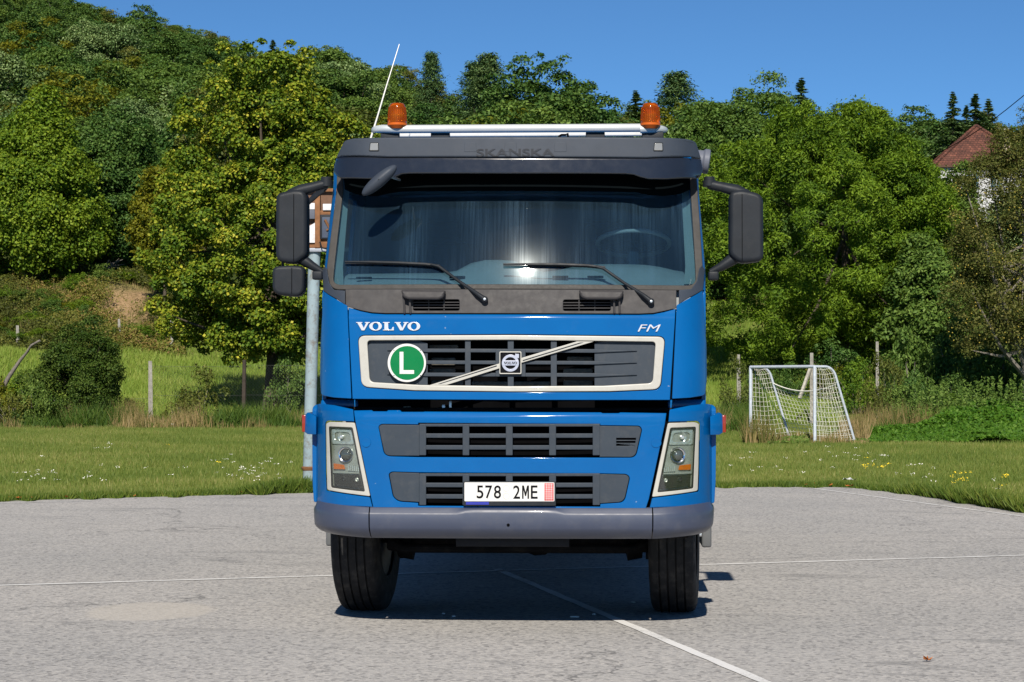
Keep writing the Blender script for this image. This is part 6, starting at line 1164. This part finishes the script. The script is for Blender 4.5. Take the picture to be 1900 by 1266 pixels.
# ---- dead trunk and brushwood at the left
DW = MAT('dead_grey_wood', (0.17, 0.15, 0.13), 0.9, var=0.4, scale=9, bump=0.6, bscale=40)
lg = MB().tube([far(-6, 760, 69.5), far(4, 722, 69.4), far(16, 700, 69.3), far(38, 668, 69.2), far(50, 654, 69.0), far(58, 641, 68.8), far(74, 632, 68.7)], [0.09, 0.085, 0.075, 0.055, 0.045, 0.04, 0.04], 8).build('dead_trunk', DW, None, sm=50); tag(lg, 'dead grey leaning trunk at the far left of the meadow', 'dead trunk')
sp_ = place(172, 121); sm_ = MB(); rr = random.Random(8)
for k in range(26):
    a = rr.uniform(0, 6.28); L_ = rr.uniform(0.7, 1.8); q = sp_ + Vector((math.cos(a) * 0.5, math.sin(a) * 0.4, 0.1)); sm_.tube([q, q + Vector((math.cos(a) * L_ * 0.5, math.sin(a) * L_ * 0.4, rr.uniform(0.2, 0.8))), q + Vector((math.cos(a) * L_, math.sin(a) * L_ * 0.6, rr.uniform(-0.1, 0.9)))], [0.09, 0.05, 0.015], 5)
tag(sm_.build('uprooted_stump', DW, None, sm=50), 'grey uprooted stump on the bare earth bank', 'stump', kind=None)
sp_ = place(55, 119); sm_ = MB()
for k in range(22):
    a = rr.uniform(0, 6.28); L_ = rr.uniform(0.6, 1.5); q = sp_ + Vector((math.cos(a) * 0.4, math.sin(a) * 0.3, 0.1)); sm_.tube([q, q + Vector((math.cos(a) * L_ * 0.5, math.sin(a) * L_ * 0.4, rr.uniform(0.2, 0.7))), q + Vector((math.cos(a) * L_, math.sin(a) * L_ * 0.6, rr.uniform(0, 0.8)))], [0.08, 0.045, 0.012], 5)
tag(sm_.build('root_plate', DW, None, sm=50), 'smaller grey root plate near the left edge of the bank', 'stump')

# ---- house on the slope at the right
HD = 142.0; hx = far(1850, 345, HD); HW = 95 / FPX * HD; zE = CAM.z + (705 - 306) / FPX * HD; zR = CAM.z + (705 - 222) / FPX * HD; gz = place(1830, HD).z
house = empty('house', (hx.x, hx.y + HW, gz)); tag(house, 'white house with red tiled hipped roof on the slope at right', 'house'); hl_ = house.location
WALL = MAT('white_render', (0.5, 0.5, 0.5), 0.9, var=0.05, dirt=(0.3, 0.29, 0.27), dirt_amt=0.3)
cx = far(1829, 300, HD).x - hl_.x
MB().box((cx, 0, (zE - gz) / 2 - 1), (HW * 1.86, HW * 1.86, zE - gz + 2)).build('wall', WALL, house, sm=0)
def tile_mat():
    m, nt, b = nodes('roof_tiles'); v = coords(nt); n1 = noise(nt, 1.2, 6, 0.7, v); n2 = noise(nt, 14, 3, 0.6, v)
    c = ramp(nt, n1.outputs[0], [(0.3, (0.055, 0.022, 0.016)), (0.55, (0.15, 0.055, 0.035)), (0.75, (0.22, 0.095, 0.065))]).outputs[0]; c = mix(nt, 0.7, c, ramp(nt, n2.outputs[0], [(0.3, (0.5, 0.5, 0.5)), (0.7, (1.2, 1.2, 1.2))]).outputs[0], 'MULTIPLY')
    mp = nd(nt, 'ShaderNodeMapping'); mp.inputs['Rotation'].default_value = (R(-90), 0, 0); nt.links.new(v, mp.inputs[0]); bt = nd(nt, 'ShaderNodeTexBrick'); bt.inputs['Scale'].default_value = 1.0; bt.inputs['Brick Width'].default_value = 0.24; bt.inputs['Row Height'].default_value = 0.17; bt.inputs['Mortar Size'].default_value = 0.018; bt.inputs['Color1'].default_value = (0.62, 0.6, 0.6, 1); bt.inputs['Color2'].default_value = (1.3, 1.25, 1.2, 1); bt.inputs['Mortar'].default_value = (0.25, 0.22, 0.2, 1); nt.links.new(mp.outputs[0], bt.inputs['Vector']); c = mix(nt, 0.9, c, bt.outputs['Color'], 'MULTIPLY'); nt.links.new(c, b.inputs['Base Color']); b.inputs['Roughness'].default_value = 0.9; return m
TILE = tile_mat(); rf_ = MB(); NR = 17; hz = zE - gz; hr = zR - zE
for k in range(NR):
    a = 1 - k / NR; b = 1 - (k + 1) / NR; za = hz + hr * k / NR; zb2 = hz + hr * (k + 1) / NR
    for (ux, uy) in ((0, -1), (1, 0), (0, 1), (-1, 0)):
        def C(s, f, z): return Vector((cx + ux * HW * f - uy * HW * s * f, uy * HW * f + ux * HW * s * f, z))
        rf_.add([C(-1, a, za), C(1, a, za), C(1, b, zb2), C(-1, b, zb2), C(-1, a, za - 0.05), C(1, a, za - 0.05)], [(0, 1, 2, 3), (4, 5, 1, 0)])
ro = rf_.build('roof', TILE, house, sm=0)
rd = MB()
for (sx, sy) in ((-1, -1), (1, -1), (1, 1), (-1, 1)): rd.tube([Vector((cx + sx * HW, sy * HW, hz + 0.03)), Vector((cx, 0, hz + hr + 0.05))], 0.11, 6)
rd.build('ridge_tiles', TILE, ro, sm=60)
rbox('eaves_board', (cx, 0, hz - 0.1), (HW * 2.02, HW * 2.02, 0.12), MAT('brown_board', (0.09, 0.05, 0.035), 0.8), house, bevel=0.01)
cp = far(1866.5, 262, HD + 1.0) - hl_; ch = MB().box((cp.x, cp.y, cp.z - 0.2), (0.40, 0.40, 1.9)).build('chimney', MAT('chimney_render', (0.52, 0.42, 0.32), 0.9), ro, sm=0)
rbox('chimney_cap', (cp.x, cp.y, cp.z + 0.80), (0.5, 0.5, 0.1), CON, ro, bevel=0.01)
for px_ in (1806, 1850):
    wp_ = far(px_, 334, HD - 0.0) - hl_; wn_o = MB().box((wp_.x, -HW * 0.93 - 0.02, wp_.z), (0.9, 0.06, 1.1)).build('window', WHITE, house, sm=0)
    for s in (-1, 1): MB().box((wp_.x + s * 0.21, -HW * 0.93 - 0.055, wp_.z), (0.36, 0.02, 0.96)).build('pane', MAT('window_blue_glass', (0.08, 0.16, 0.22), 0.1, coat=0.6), wn_o, sm=0)
cab = MB().tube([far(1960, 130, 96), far(1900, 177, 97), far(1868, 203, 98), far(1830, 232, 100), far(1790, 258, 102), far(1740, 285, 104), far(1640, 330, 108)], 0.022, 5).build('power_cable', BLK, None, sm=60); tag(cab, 'black overhead cable sloping down past the red roof', 'cable')
